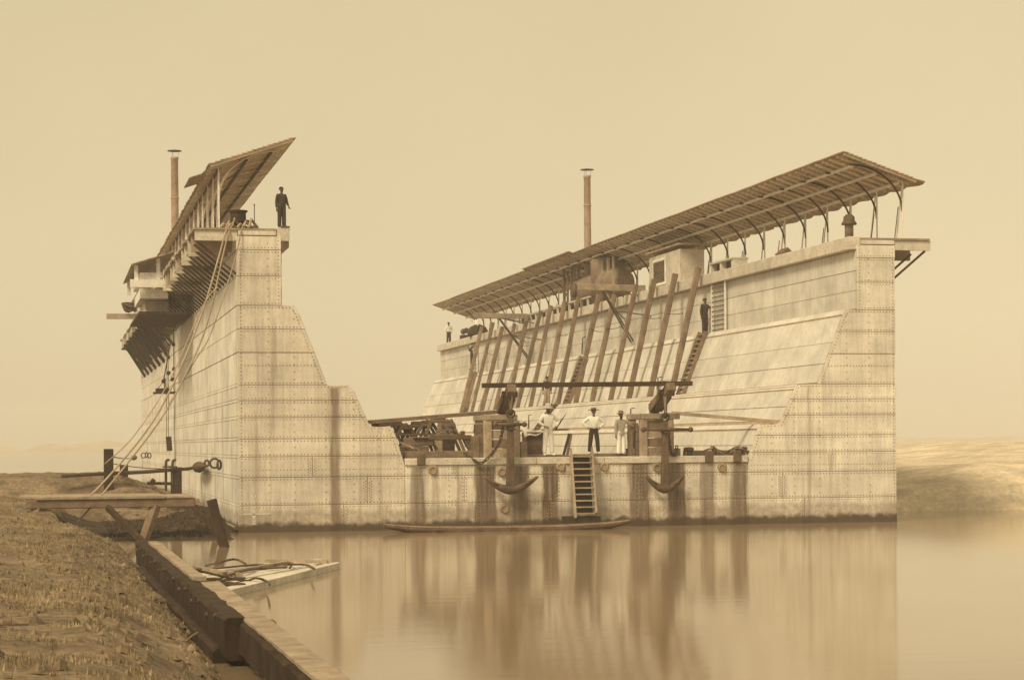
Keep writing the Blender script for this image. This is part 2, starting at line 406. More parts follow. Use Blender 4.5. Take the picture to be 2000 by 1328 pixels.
# ------------------------------------------------------------------ the floating dock
W, L, LS = 25.1, 82.0, (80.0, 85.6)     # the far ends of the two side walls are staggered
PROF = [(0, -1.2), (0, 10.62), (1.55, 10.62), (1.55, 8.13), (1.95, 8.11), (2.06, 8.04), (2.14, 7.9), (3.16, 5.30), (3.2, 5.26), (3.92, 5.26),
        (4.05, 5.2), (4.12, 5.06), (4.66, 3.9), (4.74, 3.80), (4.86, 3.76), (5.42, 3.75), (5.54, 3.69), (5.60, 3.56), (5.98, 2.36), (5.98, -1.2)]
ZB = [-.9, .97, 1.97, 2.71, 3.35, 4.11, 4.72, 5.28, 6.44, 7.28, 8.12, 9.17, 10.11, 10.60]
def dx(d, side): return d if side == 0 else W-d
riv = {0: [], 1: [], 2: []}
def rivet_end(x, z, k, y=-.034): riv[k].append((V((x, y, z)), V((0, -1, 0))))
def build_rivets(lst, name, parent, r=.024):
    b = MB(); h = .018
    for c, n in lst:
        a = n.orthogonal().normalized(); bb = n.cross(a); i0 = len(b.v)
        b.v += [c+(a*math.cos(t*1.2566)+bb*math.sin(t*1.2566))*r for t in range(5)] + [c+n*h]
        b.f += [(i0+i, i0+(i+1) % 5, i0+5) for i in range(5)]
    o = b.build(name, M_RIV, parent); o['kind'] = 'stuff'; return o
def dmax(z):
    best = 0
    for (a, za), (b2, zb) in zip(PROF, PROF[1:]):
        lo, hi = min(za, zb), max(za, zb)
        if lo <= z <= hi and hi > lo and a > .01: best = max(best, a+(b2-a)*(z-za)/(zb-za))
    return best if best else 1.55
walls = []
BUTTS = {1: 4.62, 2: 2.62, 0: 3.75}
for side in (0, 1):
    Lw = LS[side]
    lab = ('riveted iron side wall of the floating dock nearest the muddy bank, outer face in view',
           'long riveted iron side wall of the floating dock with timber shores against its inner face')[side]
    wl = thing('dock_wall', lab, 'dock wall', (dx(0, side), 0, 0)); walls.append(wl)
    poly = [(dx(d, side), z) for d, z in PROF]
    MB().prism(poly, 0.0, Lw).build('hull', M_PIPE, wl)
    # end plates, strake by strake, both ends
    for i in range(len(ZB)-1):
        z0, z1 = ZB[i]+.013, ZB[i+1]-.013
        pl = clip([(d, z) for d, z in PROF], 1, z0, z1)
        xsplit = [None, BUTTS.get(i), None] if i in BUTTS else [None, None]
        th = .022 if i % 2 else .034
        for k in range(len(xsplit)-1):
            pp = clip(pl, 0, None if xsplit[k] is None else xsplit[k]+.012, None if xsplit[k+1] is None else xsplit[k+1]-.012)
            if len(pp) < 3: continue
            pp = [(dx(d, side), z) for d, z in pp]
            MB().prism(pp, -th, -.001).build('end_plate', (M_END, M_END2)[side], wl)
            if k == 0:
                MB().prism(clip(pl, 0, None, None) and [(dx(d, side), z) for d, z in pl], Lw+.001, Lw+.02).build('end_plate', M_END, wl)
    # rivets of the end face
    for i, z in enumerate(ZB[1:-1]+[5.98, 2.23]):
        for dz in ((-.075, .075) if i < 12 and i not in (7,) else (0,)):
            x = .10; mx = dmax(z+dz)-.1
            while x < mx:
                rivet_end(dx(x, side), z+dz, side); x += .125
    for fx in (1.07, 1.99, 3.11, 4.13, 5.04):
        z = .35
        while z < 10.5:
            if fx < dmax(z)-.12: rivet_end(dx(fx, side), z, side)
            z += .27
    z = .3
    while z < 10.5: rivet_end(dx(.09, side), z, side); z += .13
    for (d0, z0), (d1, z1) in zip(PROF[2:-2], PROF[3:-1]):
        n = int(math.hypot(d1-d0, z1-z0)/.125)
        for j in range(n):
            rivet_end(dx(d0+(d1-d0)*j/max(n, 1)-.10, side), z0+(z1-z0)*j/max(n, 1)-.06, side)
    for bx, a, b2 in ((2.62, 2.05, 2.63), (4.62, 1.05, 1.85), (3.75, .35, .88)):
        for c in (-.14, -.07, .07, .14):
            z = a + (.05 if c in (-.07, .14) else 0)
            while z < b2: rivet_end(dx(bx+c, side), z, side); z += .1
    build_rivets(riv[side], 'rivets', wl)
    # outer face strakes of plates
    ylens = [4.0]*10 + [5.0]*4 + [7.0, 8.0, 7.0, 6.0]
    for i in range(len(ZB)-1):
        y = .0 + (0 if i % 2 else -1.4)
        for ln in ylens:
            y0, y1 = max(.0, y), min(Lw, y+ln); y += ln
            if y1-y0 < .3: continue
            if side == 1 and i not in (0, 3, 6, 9, 12): continue
            th = .022 if i % 2 else .034
            b = MB(); a0, a1 = (-th, -.001) if side == 0 else (.001, th)
            b.box(dx(0, side)+a0, dx(0, side)+a1, y0+.012, y1-.012, ZB[i]+(.066 if 1 <= i <= 7 else .018), ZB[i+1]-(.066 if i <= 6 else .018)).build('outer_plate', M_OUT, wl)
    if side == 0:
        for zz in ZB[1:8]: MB().box(-.033, -.0012, .0, Lw, zz-.045, zz+.045).build('seam_strap', M_OUT, wl)
        for k in range(20): MB().box(-.046, -.0345, 2.6+k*4.0, 2.70+k*4.0, .3, (4.1, 5.2, 3.3, 6.4)[k % 4]).build('butt_strap', M_BOARD, wl)
        MB().box(-.16, -.0355, .02, Lw, .10, .26).build('rubbing_strake', M_SEAM, wl); MB().box(-.17, -.161, .02, Lw, .20, .235).build('strake_edge', M_BOARD, wl)
    # inner face plates on slopes and upright
    segs = [((1.55, 10.40), (1.55, 9.62)), ((1.55, 9.62), (1.55, 8.86)), ((1.55, 8.86), (1.55, 8.15)),
            ((2.16, 7.86), (2.55, 6.86)), ((2.55, 6.86), (2.87, 6.05)), ((2.87, 6.05), (3.15, 5.33)),
            ((4.13, 5.04), (4.42, 4.42)), ((4.42, 4.42), (4.66, 3.9)), ((5.61, 3.53), (5.79, 2.96)), ((5.79, 2.96), (5.97, 2.40)),
            ((1.97, 8.125), (2.13, 7.91)), ((3.96, 5.265), (4.115, 5.08)), ((5.44, 3.765), (5.595, 3.58))]
    for i, ((d0, z0), (d1, z1)) in enumerate(segs):
        p0, p1 = V((dx(d0, side), 0, z0)), V((dx(d1, side), 0, z1))
        t = (p1-p0).normalized(); nrm = V((t.z, 0, -t.x)); nrm = -nrm if (nrm.x > 0) == (side == 1) else nrm
        y = -.0 + (0 if i % 2 else -2.1); th = .020 if i % 2 else .030
        for ln in [4.2]*21 if side == 1 else [8.4]*10:
            y0, y1 = max(0, y), min(Lw, y+ln); y += ln
            if y1-y0 < .3: continue
            a, c = p0+t*.012, p1-t*.012; b = MB()
            b.add([V((q.x, yy, q.z))+nrm*hh for hh in (.001, th) for q, yy in ((a, y0+.01), (c, y0+.01), (c, y1-.01), (a, y1-.01))],
                  [(3,2,1,0),(4,5,6,7),(0,1,5,4),(1,2,6,5),(2,3,7,6),(3,0,4,7)])
            b.build('inner_plate', M_IN, wl)
    # coping, walkway deck
    y = -.02
    cl = (Lw+.02)/10
    for k in range(10):
        x0, x1 = sorted((dx(1.40, side), dx(1.86, side)))
        MB().box(x0, x1, y, y+cl-.02, 10.42, 10.92).build('coping', M_BOARD, wl, bevel=.02); y += cl
    for k in range(int(Lw/1.58)):
        y0 = -.06 + k*1.58
        x0, x1 = sorted((dx(-1.5+random.uniform(-.1, .05), side), dx(1.38, side)))
        MB().box(x0, x1, y0, y0+1.55, 10.80, 10.87+.03*(k % 2)).build('walkway_plank', M_WOODL, wl)
    for k in range(int(Lw/1.92)):                                     # cantilever beams and struts of the outboard walkway
        y0 = 0.0+k*1.92
        x0, x1 = sorted((dx(-1.5, side), dx(-.003, side)))
        MB().box(x0, x1, y0, y0+.16, 10.42 if k == 0 else 10.20, 10.79).build('walkway_beam', (M_BOARD, M_WOODL, M_BOARD, M_RAFT)[k % 4], wl)
    for k in range(int(Lw/1.31)):
        y0 = .35+k*1.31
        MB().beam((dx(-1.42, side), y0, 10.43), (dx(.0, side), y0+.02, 9.25), .06, .08).build('strut', M_IRON, wl)
    if side == 0:
        b = MB().box(1.55, 1.88, -.05, 8, 10.93, 10.97).prism([(1.56, 10.42), (1.84, 10.42), (1.84, 10.2), (1.56, 9.95)], -.04, .02)
        b.build('bracket', M_WOOD, wl)
# end top bands of plating under the planks
for side in (0, 1):
    x0, x1 = sorted((dx(.02, side), dx(1.38, side)))
    MB().box(x0, x1, -.05, .2, 10.63, 10.795).build('edge_plate', M_END, walls[side])

# pontoon between the walls
pon = thing('dock_pontoon', 'low riveted pontoon end of the floating dock, streaked with dark rust runs', 'pontoon', (12.5, 0, 0))
MB().box(5.985, W-5.985, .0, L, -1.2, 2.34).build('hull', M_PIPE, pon)
for i, (z0, z1) in enumerate(((-.9, .97), (.97, 1.97), (1.97, 2.34))):
    bx = [5.99, 8.6-.4*i, 11.4+.3*i, 12.55+.2*i, 15.2-.3*i, 17.4+.3*i, W-5.99]
    for a, c in zip(bx, bx[1:]):
        MB().box(a+.010, c-.010, -(.022 if i % 2 else .034), -.001, z0+.012, z1-.012).build('end_plate', M_PON if c < 12.9 else M_PON2, pon)
    if i == 0:
        for xb in bx[1:-1]:
            for c in (-.2, -.13, .13, .2):
                z = .4
                while z < .9: rivet_end(xb+c, z+(.04 if c in (-.13, .2) else 0), 2); z += .1
    for xb in bx[1:-1]:
        for c in (-.06, .06):
            z = max(z0, .3)+.1
            while z < z1-.06: rivet_end(xb+c, z, 2); z += .13
for z in (.97, 1.97, 2.26):
    for dz in ((-.075, .075) if z < 2.2 else (0,)):
        x = 6.1
        while x < W-6.1: rivet_end(x, z+dz, 2); x += .125
x = 6.6
while x < 19:
    z = .4
    while z < 2.2: rivet_end(x, z, 2); z += .2
    x += 1.02
build_rivets(riv[2], 'rivets', pon)
# deck planking: boards across the deck
for k in range(60):
    y0 = .36+k*1.36
    MB().box(6.0, W-6.0, y0, y0+1.33, 2.345, 2.42+.02*(k % 2)).build('deck_plank', M_WOOD, pon)
# pale edge timber with dark chocks
cx0 = 5.99
for px0, px1, chock in ((0, 815, 0), (815, 829, 1), (829, 1048, 0), (1048, 1180, 0), (1180, 1377, 0), (1377, 1391, 1), (1391, 1432, 0), (1432, 1446, 1), (1446, 3000, 0)):
    a = max(5.99, onY(px0, 900, 0).x) if px0 else 5.99
    c = min(W-5.99, onY(px1, 900, 0).x) if px1 < 2500 else W-5.99
    if chock: MB().box(a, c, -.13, .34, 2.345, 2.78).build('chock', M_WOOD, pon, bevel=.02)
    else: MB().box(a+.008, c-.008, -.09, .33, 2.342, 2.60).build('edge_timber', M_BOARD, pon, bevel=.02)
# upper loose kerb boards behind
for a, c, y0, z1 in ((6.05, 9.0, .4, 2.86), (6.1, 8.8, .75, 2.74), (10.5, 12.0, .45, 2.70), (13.1, 14.6, .5, 2.72), (16.8, 19.0, .5, 2.80)):
    MB().box(a, c, y0, y0+.28, 2.44, z1).build('kerb_board', M_WOOD, pon, bevel=.02)
# ring plates under the edge timber
for px, py in ((845, 910), (980, 913), (1095, 903), (1180, 903), (1283, 905), (1410, 905), (985, 985)):
    c = onY(px, py+6, -.04); rm = Matrix.Rotation(R(90), 3, 'X')
    o = MB().lathe([(.02, -.01), (.17, -.01), (.19, .02), (.16, .05), (.02, .05)], (c.x, -.036, c.z), 16, rm).build('ring_plate', M_PIPE, pon)
    b = MB(); b.tube([V((c.x, -.10, c.z))+V((math.cos(a)*.12, 0, math.sin(a)*.12-.04)) for a in [i*math.pi/8 for i in range(17)]], .02, 5)
    b.build('ring', M_RIV, o)
# draught marks painted on the end of the left wall
b = MB()
def dm(x0, x1, z0, z1): b.box(x0, x1, -.0375, -.0345, z0, z1)
x = .52
dm(.02, 1.12, .655, .685)
for k, z in enumerate((1.28, 1.12, .93, .76, .59, .43, .30)):
    dm(x-.07, x+.07, z-.012, z+.012)
    if k < 6: dm(x-.04, x-.01, z-.11, z-.012); dm(x+.015, x+.04, z-.11, z-.012)
dm(x-.07, x+.07, 1.39, 1.42); dm(x-.07, x-.04, 1.29, 1.42); dm(x+.04, x+.07, 1.29, 1.42); dm(x-.03, x+.03, 1.34, 1.36)
b.build('draught_mark', M_MARK, walls[0])
# ------------------------------------------------------------------ canopies along both wall tops
EI, ZI, EO, ZO = 2.05, 14.04, -0.95, 13.03                # inner high eave, outer low eave
def roof_z(d): return ZO + (d-EO)*(ZI-ZO)/(EI-EO)
def canopy(side):
    c = thing('canopy_roof', ('shingled lean-to canopy on the wall beside the muddy bank, its near gable rising steeply',
              'long shingled lean-to canopy on curved iron ribs above the wall with the leaning timber shores')[side], 'canopy', (dx(.5, side), 0, 10.9))
    y0, y1 = -.12, LS[side]+(-.3 if side == 0 else .6)
    n = 16
    for i in range(n):                                     # lapped shingle courses
        d0 = EO+(EI-EO)*i/n; d1 = EO+(EI-EO)*(i+1)/n+.06
        b = MB(); z0, z1 = roof_z(d0)+.105, roof_z(d1)+.055
        m = 206 if i == 0 else 82; vs = []
        for j in range(m+1):
            y = y0+(y1-y0)*j/m
            e = ((.26 if side else .02) + (.12 if side else .04)*abs(math.sin(j*.785)) + random.uniform(0, .05)) if i == 0 else random.uniform(-.012, .012)
            sg = .045*mn.noise(V((y*.13, 2.0+side, 0))) + .012*mn.noise(V((y*.9, i*.7, side)))
            z0, z1 = roof_z(d0)+.105+sg, roof_z(d1)+.055+sg
            vs += [(dx(d0-e, side), y, z0-e*.33), (dx(d1, side), y, z1), (dx(d1, side), y, z1+.035), (dx(d0-e, side), y, z0+.035-e*.33)]
        fs = [(0, 1, 2, 3), tuple(4*m+k for k in (3, 2, 1, 0))]
        fs += [(4*j+k, 4*j+(k+1) % 4, 4*j+4+(k+1) % 4, 4*j+4+k) for j in range(m) for k in range(4)]
        b.add(vs, fs).build('shingle_course', M_ROOF, c)
    b = MB().beam((dx(EO+.02, side), 0, roof_z(EO+.02)+.03), (dx(EI-.02, side), 0, roof_z(EI-.02)+.03), .055, .09)
    r0 = b.build('rafter', M_RAFT, c)
    for k in range(1, int(LS[side]/.742)): part_copy(r0, (0, k*.742, random.uniform(-.01, .01)), c)
    for d in (1.32, .42, -.55):
        MB().beam((dx(d, side), y0+.9, roof_z(d)-.06), (dx(d, side), y1-.4, roof_z(d)-.06), .07, .10).build('purlin', M_WHITE if side else M_IRON, c)
    p0 = MB().beam((dx(-.6, side), .55, 10.88), (dx(-.6, side), .55, roof_z(-.6)-.02), .05, .05).build('post', M_WHITE, c)
    pts = []
    for j in range(13):
        a = j/12*math.pi/2; pts.append((dx(-.6+2.15*(1-math.cos(a)), side), .6, 11.95+1.78*math.sin(a)+.02))
    br0 = MB().tube(pts, .042, 5).build('rib', M_IRON if side else M_RAFT, c, smooth=True)
    st0 = MB().beam((dx(-.6, side), .6, 12.9), (dx(-.62, side), 1.25, 10.9), .05, .05).build('stay', M_WHITE, c)
    sg0 = MB().tube([(dx(-.42, side), .95, 10.88), (dx(-.60, side), .98, 12.2)], .02, 5).build('rod', M_IRON, c)
    for k in range(1, int(LS[side]/2.62)):
        part_copy(p0, (0, k*2.62+random.uniform(-.12, .12), 0), c)
        q = part_copy(br0, (0, k*2.62+random.uniform(-.12, .12), 0), c); q.rotation_euler.z = random.uniform(-.02, .02)*0
        part_copy(st0, (0, k*2.62, 0), c)
        if k % 2: part_copy(sg0, (0, k*2.62+random.uniform(-.3, .3), 0), c)
    if side == 0:
        # gable extension panels reaching further out
        for ya, yb, w2, dz in ((2.4, 5.4, .58, 0),):
            b = MB(); d0, d1 = EO-w2, EO+.05
            for k in range(4):
                a, e = d0+(d1-d0)*k/4, d0+(d1-d0)*(k+1)/4+.04
                b.add([(dx(dd, side), yy, roof_z(dd)+zz+dz) for zz in (.09, .125) for dd, yy in ((a, ya), (e, ya), (e, yb), (a, yb))],
                      [(3,2,1,0),(4,5,6,7),(0,1,5,4),(1,2,6,5),(2,3,7,6),(3,0,4,7)])
            b.build('roof_extension', M_ROOF, c)
    else:
        ya, yb = 41.5, 53.5; b = MB(); d0, d1 = EI-.03, EI+.28
        b.add([(dx(dd, side), yy, roof_z(dd)+zz) for zz in (.05, .10) for dd, yy in ((d0, ya), (d1, ya), (d1, yb), (d0, yb))],
              [(3,2,1,0),(4,5,6,7),(0,1,5,4),(1,2,6,5),(2,3,7,6),(3,0,4,7)])
        b.build('roof_extension', M_ROOF, c)
    return c
canopy(0); canopy(1)

# ------------------------------------------------------------------ funnels and boiler
def funnel(x, y, ztop, label):
    f = thing('funnel', label, 'chimney', (x, y, 12.6), 'funnels rising above the canopies')
    MB().lathe([(.25, 12.6), (.215, 14), (.20, ztop-.15), (.225, ztop-.12), (.225, ztop), (.17, ztop)], (x, y, 0), 16).build('pipe', M_PIPE, f, smooth=True)
    MB().lathe([(.03, ztop+.42), (.40, ztop+.36), (.40, ztop+.33), (.03, ztop+.36)], (x, y, 0), 20).build('rain_cap', M_IRON, f)
    for a in (0, 2.1, 4.2):
        MB().tube([(x+.2*math.cos(a), y+.2*math.sin(a), ztop-.02), (x+.24*math.cos(a), y+.24*math.sin(a), ztop+.36)], .008, 4).build('cap_leg', M_IRON, f)
    MB().lathe([(.20, 17), (.235, 17.02), (.235, 17.08), (.20, 17.1)], (x, y, 0), 16).build('collar', M_PIPE, f)
funnel(.35, 43, 19.35, 'slender iron funnel with flat rain cap behind the steep gable of the bank-side canopy')
funnel(24.3, 42.9, 18.8, 'slender iron funnel with flat rain cap above the middle of the shored wall canopy')
bo = thing('boiler', 'rust-brown steam boiler with upright dome under the canopy, below the funnel of the shored wall', 'boiler', (24.35, 40, 10.9))
rm = Matrix.Rotation(R(90), 3, 'X')
MB().lathe([(.05, -4.2), (.55, -4.15), (.85, -3.9), (.88, -3.4), (.88, 3.8), (.8, 4.2), (.05, 4.3)], (24.3, 40, 12.0), 24, rm).build('drum', M_BOIL, bo, smooth=True)
MB().lathe([(.98, 11.0), (.98, 13.35), (.9, 13.5), (.5, 13.6), (.05, 13.62)], (24.3, 38.5, 0), 24).build('dome', M_BOIL, bo, smooth=True)
MB().lathe([(.42, 0), (.45, .12), (.30, .2), (.05, .22)], (24.3-.86, 42.6, 12.05), 16, Matrix.Rotation(R(-90), 3, 'Y')).build('manhole', M_RUST, bo, smooth=True)
MB().tube([(24.1, 44, 12.6), (24.1, 46.5, 13.1), (24.1, 47.5, 13.0)], .13, 8).build('steam_pipe', M_RUST, bo, smooth=True)
for y in (37.0, 40, 43): MB().box(23.6, 25.0, y, y+.3, 10.9, 11.25).build('saddle', M_IRON, bo)
# scaffold poles round the boiler
ORD = ['leftmost', 'second from the left', 'third from the left', 'fourth from the left', 'fourth from the right', 'third from the right', 'second from the right', 'rightmost']
tops = [(1101.7, 509), (1108.5, 530), (1116.6, 515), (1122, 503), (1129.5, 510), (1176.5, 507), (1188, 503), (1197.7, 500)]
for i, (px, py) in enumerate(tops):
    p = onX(px, py, 23.75); r = .055 if i % 2 else .075
    o = MB().beam((p.x, p.y, 10.92), (p.x, p.y, min(13.6, p.z)), r*2, r*2).build('scaffold_pole', M_WOODL if i > 4 else M_WOOD, org=(p.x, p.y, 10.92))
    tag(o, ORD[i] + ' of the eight upright scaffold poles round the rust-brown boiler', 'pole', 'scaffold poles round the boiler')
# low rail on the wall top beside the boiler
ra = thing('guard_rail', 'low pale guard rail with short posts on the shored wall beside the boiler', 'railing', (23.3, 48, 10.92))
MB().beam((23.28, 38.6, 11.38), (23.28, 56.5, 11.30), .14, .09).build('rail', M_BOARD, ra)
for k in range(13): MB().box(23.24, 23.34, 39+k*1.42, 39.22+k*1.42, 10.92, 11.30).build('rail_post', M_BOARD, ra)
for k in range(6): MB().box(23.5, 23.9, 40+k*3.1, 42.2+k*3.1, 10.92, 11.3).build('stowed_board', M_WOODD, ra)
# louvred cabin
cb_ = thing('cabin', 'small pale board cabin with a louvred window on the shored wall under the canopy', 'cabin', (24.4, 26.4, 10.9))
ya, yb, za, zb = 23.7, 29.1, 10.92, 12.95
for k in range(9):
    y0 = ya+(yb-ya)*k/9
    MB().box(23.95, 24.0, y0+.01, y0+(yb-ya)/9-.01, za, zb-.25).build('wall_board', M_BOARD, cb_)
MB().box(24.003, 25.2, ya+.02, yb-.02, za, zb-.27).build('cabin_body', M_BOARD, cb_)
MB().beam((24.55, ya-.25, zb-.02), (24.55, yb+.25, zb-.02), 1.5, .08).build('cabin_roof', M_ROOF, cb_)
q0, q1 = onX(1277, 545, 23.93).y, onX(1299, 545, 23.93).y
fr = MB(); q0, q1 = max(q0, q1), min(q0, q1)
for a, c in ((q1-.12, q1), (q0, q0+.12)): fr.box(23.90, 23.948, a, c, 11.15, 12.5)
fr.box(23.90, 23.948, q1, q0, 12.38, 12.5).box(23.90, 23.948, q1, q0, 11.15, 11.27)
lv = fr.build('louvre_frame', M_WHITE, cb_)
for k in range(14):
    z = 11.31+k*.077
    MB().beam((23.915, q1+.005, z), (23.915, q0-.005, z), .035, .045, up=(.6, 0, .8)).build('louvre_slat', M_WOOD, lv)
# box on the coping by the near ladder
hb = thing('skylight_box', 'low open timber box on the coping at the head of the near wall ladder', 'box', (23.6, 16, 10.92))
p, q = onX(1405, 518, 23.7), onX(1450, 518, 23.7)
MB().box(23.2, 24.0, q.y, p.y, 11.28, 11.36).build('lid', M_BOARD, hb)
for yy in (q.y+.02, (q.y+p.y)/2, p.y-.25): MB().box(23.25, 23.95, yy, yy+.22, 10.92, 11.28).build('side_panel', M_BOARD, hb)
MB().box(23.5, 23.95, q.y+.05, p.y-.05, 10.921, 11.27).build('back_panel', M_WOODD, hb)
# mushroom ventilator
vx, vy = 23.95, 1.7
v_ = thing('ventilator', 'short mushroom ventilator standing on the near end of the shored wall', 'ventilator', (vx, vy, 10.9))
MB().lathe([(.17, 10.9), (.17, 11.5), (.19, 11.55)], (vx, vy, 0), 14).build('vent_pipe', M_BOIL, v_, smooth=True)
MB().lathe([(.30, 11.55), (.30, 11.60), (.22, 11.72), (.22, 11.85), (.12, 11.95), (.02, 11.97)], (vx, vy, 0), 14).build('vent_cap', M_RUST, v_, smooth=True)
# small cowl further along the coping
o = MB().box(23.3, 23.7, 7.2, 8.3, 10.92, 11.02).prism([(23.3, 11.02), (23.7, 11.02), (23.5, 11.2)], 7.3, 8.2).build('hatch_cover', M_WOOD, org=(23.5, 7.7, 10.92))
tag(o, 'small wooden hatch cover on the coping between the ventilator and the box', 'hatch')

# ------------------------------------------------------------------ leaning timber shores
SB = [(903,794),(923,793),(943,791),(967,789),(992,787),(1013,784),(1038,782),(1066,779),(1092,776),(1125,772),(1157,769),(1194,766),(1230,764),(1270,760),(1312,757)]
ST = [(941,638),(963,629.5),(981.5,638),(1005,632),(1030.5,615),(1056,607),(1075.5,597),(1103,589),(1130,580),(1170,575),(1200,577),(1242,556),(1278,546),(1319,535),(1364,523)]
desc = ['farthest timber shore, beside the far wall ladder', 'second timber shore from the far wall ladder', 'third timber shore from the far wall ladder, under the outrigger arm',
        'timber shore crossing the far outrigger brace', 'timber shore standing just past the far outrigger', 'sixth timber shore, left of the guard rail',
        'seventh timber shore, left of the scaffold poles', 'timber shore beside the man standing on the ledge', 'timber shore just left of the steep middle ladder',
        'timber shore just right of the steep middle ladder', 'timber shore crossing the near outrigger brace', 'timber shore directly right of the near outrigger brace',
        'timber shore leaning below the left edge of the cabin', 'second nearest timber shore, below the right end of the cabin', 'nearest timber shore, beside the near wall ladder and the man in dark clothes']
for i, (a, c) in enumerate(zip(SB, ST)):
    q = onX(*c, 23.05); y0 = onX(*a, 21.5).y
    p = V((21.45+random.uniform(-.05, .05), y0, 5.27)); r = .245+random.uniform(-.02, .03)
    o = MB().rbeam(p, q, r, r, 12, .012, up=(1, 0, 0)).build('timber_shore', M_WOOD, org=p)
    tag(o, desc[i] if 'lean' in desc[i] else desc[i].replace('timber shore', 'leaning timber shore', 1), 'shore', 'timber shores leaning on the dock wall')
# thin lashing ropes between shores
LASH = {1: 'lashing rope near the far ladder, between the second and third shores', 4: 'lashing rope just right of the far outrigger brace', 7: 'lashing rope above the bareheaded man on the ledge',
        9: 'lashing rope just right of the steep middle ladder', 10: 'lashing rope crossing behind the near outrigger brace', 12: 'lashing rope between the two shores below the cabin', 13: 'lashing rope reaching the nearest shore beside the man in cap'}
for i in (1, 4, 7, 9, 10, 12, 13):
    a, c = V(onX(*SB[i], 21.5)), V(onX(*ST[i], 23.05)); a2, c2 = V(onX(*SB[i+1], 21.5)), V(onX(*ST[i+1], 23.05))
    p, q = a.lerp(c, .66), a2.lerp(c2, .62)
    q = p.lerp(q, .75)
    o = MB().tube(sag(p, q, .06, 8), .022, 4).build('lashing_rope', M_ROPED, org=p)
    tag(o, LASH[i], 'rope', 'lashing ropes between the shores')
# outriggers with braces
def outrigger(a, c, w0, label):
    q = onX(*c, 23.25); p = onY(*a, q.y); p = V((p.x, q.y, q.z+.05))
    t = thing('outrigger', label, 'outrigger', (q.x, q.y, q.z), 'outriggers on the shored wall')
    MB().beam(p, q+V((.9, 0, 0)), .22, .34).build('arm', M_WOODL, t, bevel=.02)
    mid = p.lerp(q, .48)
    for dy in (-.22, .22):
        e = onX(w0[0]+dy*14, w0[1], 23.35); e = V((23.42, q.y+dy, e.z))
        MB().tube([mid+V((0, dy*.5, -.17)), e], .045, 5).build('brace', M_IRON, t)
    for k, (fx, dz) in enumerate(((1.9, -.55), (2.9, -1.2))):
        m2 = mid.lerp(V((23.42, q.y, onX(*w0, 23.35).z)), .05+.38*k)
        MB().tube([m2, V((23.5, q.y-fx*1.1, m2.z-.45))], .035, 5).build('stay', M_IRON, t)
        MB().tube([m2, V((23.5, q.y+fx*.6, m2.z-.3))], .035, 5).build('stay', M_IRON, t)
outrigger((1130, 565), (1228, 563), (1228, 668), 'pale outrigger arm with iron braces in front of the rust-brown boiler')
outrigger((925, 623), (1030, 618), (1015, 708), 'pale outrigger arm with iron braces near the far wall ladder')

# ------------------------------------------------------------------ ladders
def ladder(p, q, width, n, label, wdir=(0, 1, 0), plank=False, m=None, rails=True):
    p, q = V(p), V(q); wd = V(wdir)*width/2
    t = thing('ladder', label, 'ladder', p)
    nrm = (q-p).normalized().cross(V(wdir))
    for s in (-1, 1):
        MB().beam(p+wd*s, q+wd*s, .05, .24 if plank else .075, up=nrm).build('side_rail', m or (M_WOOD if plank else M_WHITE), t)
    for k in range(n):
        c = p.lerp(q, (k+.5)/n)
        MB().beam(c-wd*.98, c+wd*.98, .18 if plank else .04, .04 if plank else .04, up=(0, 0, 1)).build('rung', M_WOODL if plank else (m or M_RUST), t)
    return t
a, c = onX(1409, 540, 23.38), onX(1399, 637, 23.38)
ladder((23.36, (a.y+c.y)/2, 8.16), (23.36, (a.y+c.y)/2, 10.75), 1.9, 12, 'upright white-railed ladder at the near end of the shored wall, below the open box')
a = onX(1374, 648, 22.95); c = onX(1334, 745, 21.95)
ladder((21.85, c.y, 5.28), (22.95, a.y, 8.2), .9, 13, 'inclined plank ladder on the wall slope below the man in dark clothes and cap', plank=True)
a, c = onX(923, 661, 23.38), onX(928, 719, 23.38)
ladder((23.36, (a.y+c.y)/2, 8.16), (23.36, (a.y+c.y)/2, 10.8), 2.3, 10, 'upright ladder at the far end of the shored wall with a dark-clad climber')
ladder((21.7, 67.6, 5.28), (22.95, 69.5, 8.2), .95, 13, 'inclined plank ladder running down the slope at the far end of the wall', plank=True)
a, c = onX(1136, 690, 22.6), onX(1106, 775, 21.8)
ladder((21.8, c.y, 5.28), (22.75, a.y, 8.0), .95, 12, 'inclined plank ladder in the middle of the shored wall beside the ledge', plank=True)
a, c = onX(1084, 775, 21.0), onX(1048, 838, 20.4)
ladder((20.35, c.y, 3.78), (21.0, a.y, 5.30), .8, 9, 'short inclined ladder on the lower slope behind the man in the white suit', plank=True)
# small davit hooks on the ledges
for px, py, xx, zb_, lab in ((876, 812, 20.6, 3.78, 'above the keel block'), (1033, 838, 20.2, 3.78, 'left of the white-suited man'), (1232, 800, 20.4, 3.78, 'right of the bowler-hatted man'), (1285, 740, 22.0, 5.28, 'above the right cathead'), (1138, 662, 23.0, 8.15, 'over the steep middle ladder')):
    p = onX(px, py, xx); b = MB().tube([(p.x, p.y, zb_), (p.x, p.y, zb_+.95), (p.x+.02, p.y-.55, zb_+.97)], .03, 5).tube([(p.x, p.y, zb_+.92), (p.x+.1, p.y+.75, zb_)], .018, 4)
    tag(b.build('mooring_pin', M_IRON, org=(p.x, p.y, zb_)), 'thin iron pin with bent head on a wall ledge ' + lab, 'pin', 'iron pins on the wall ledges')
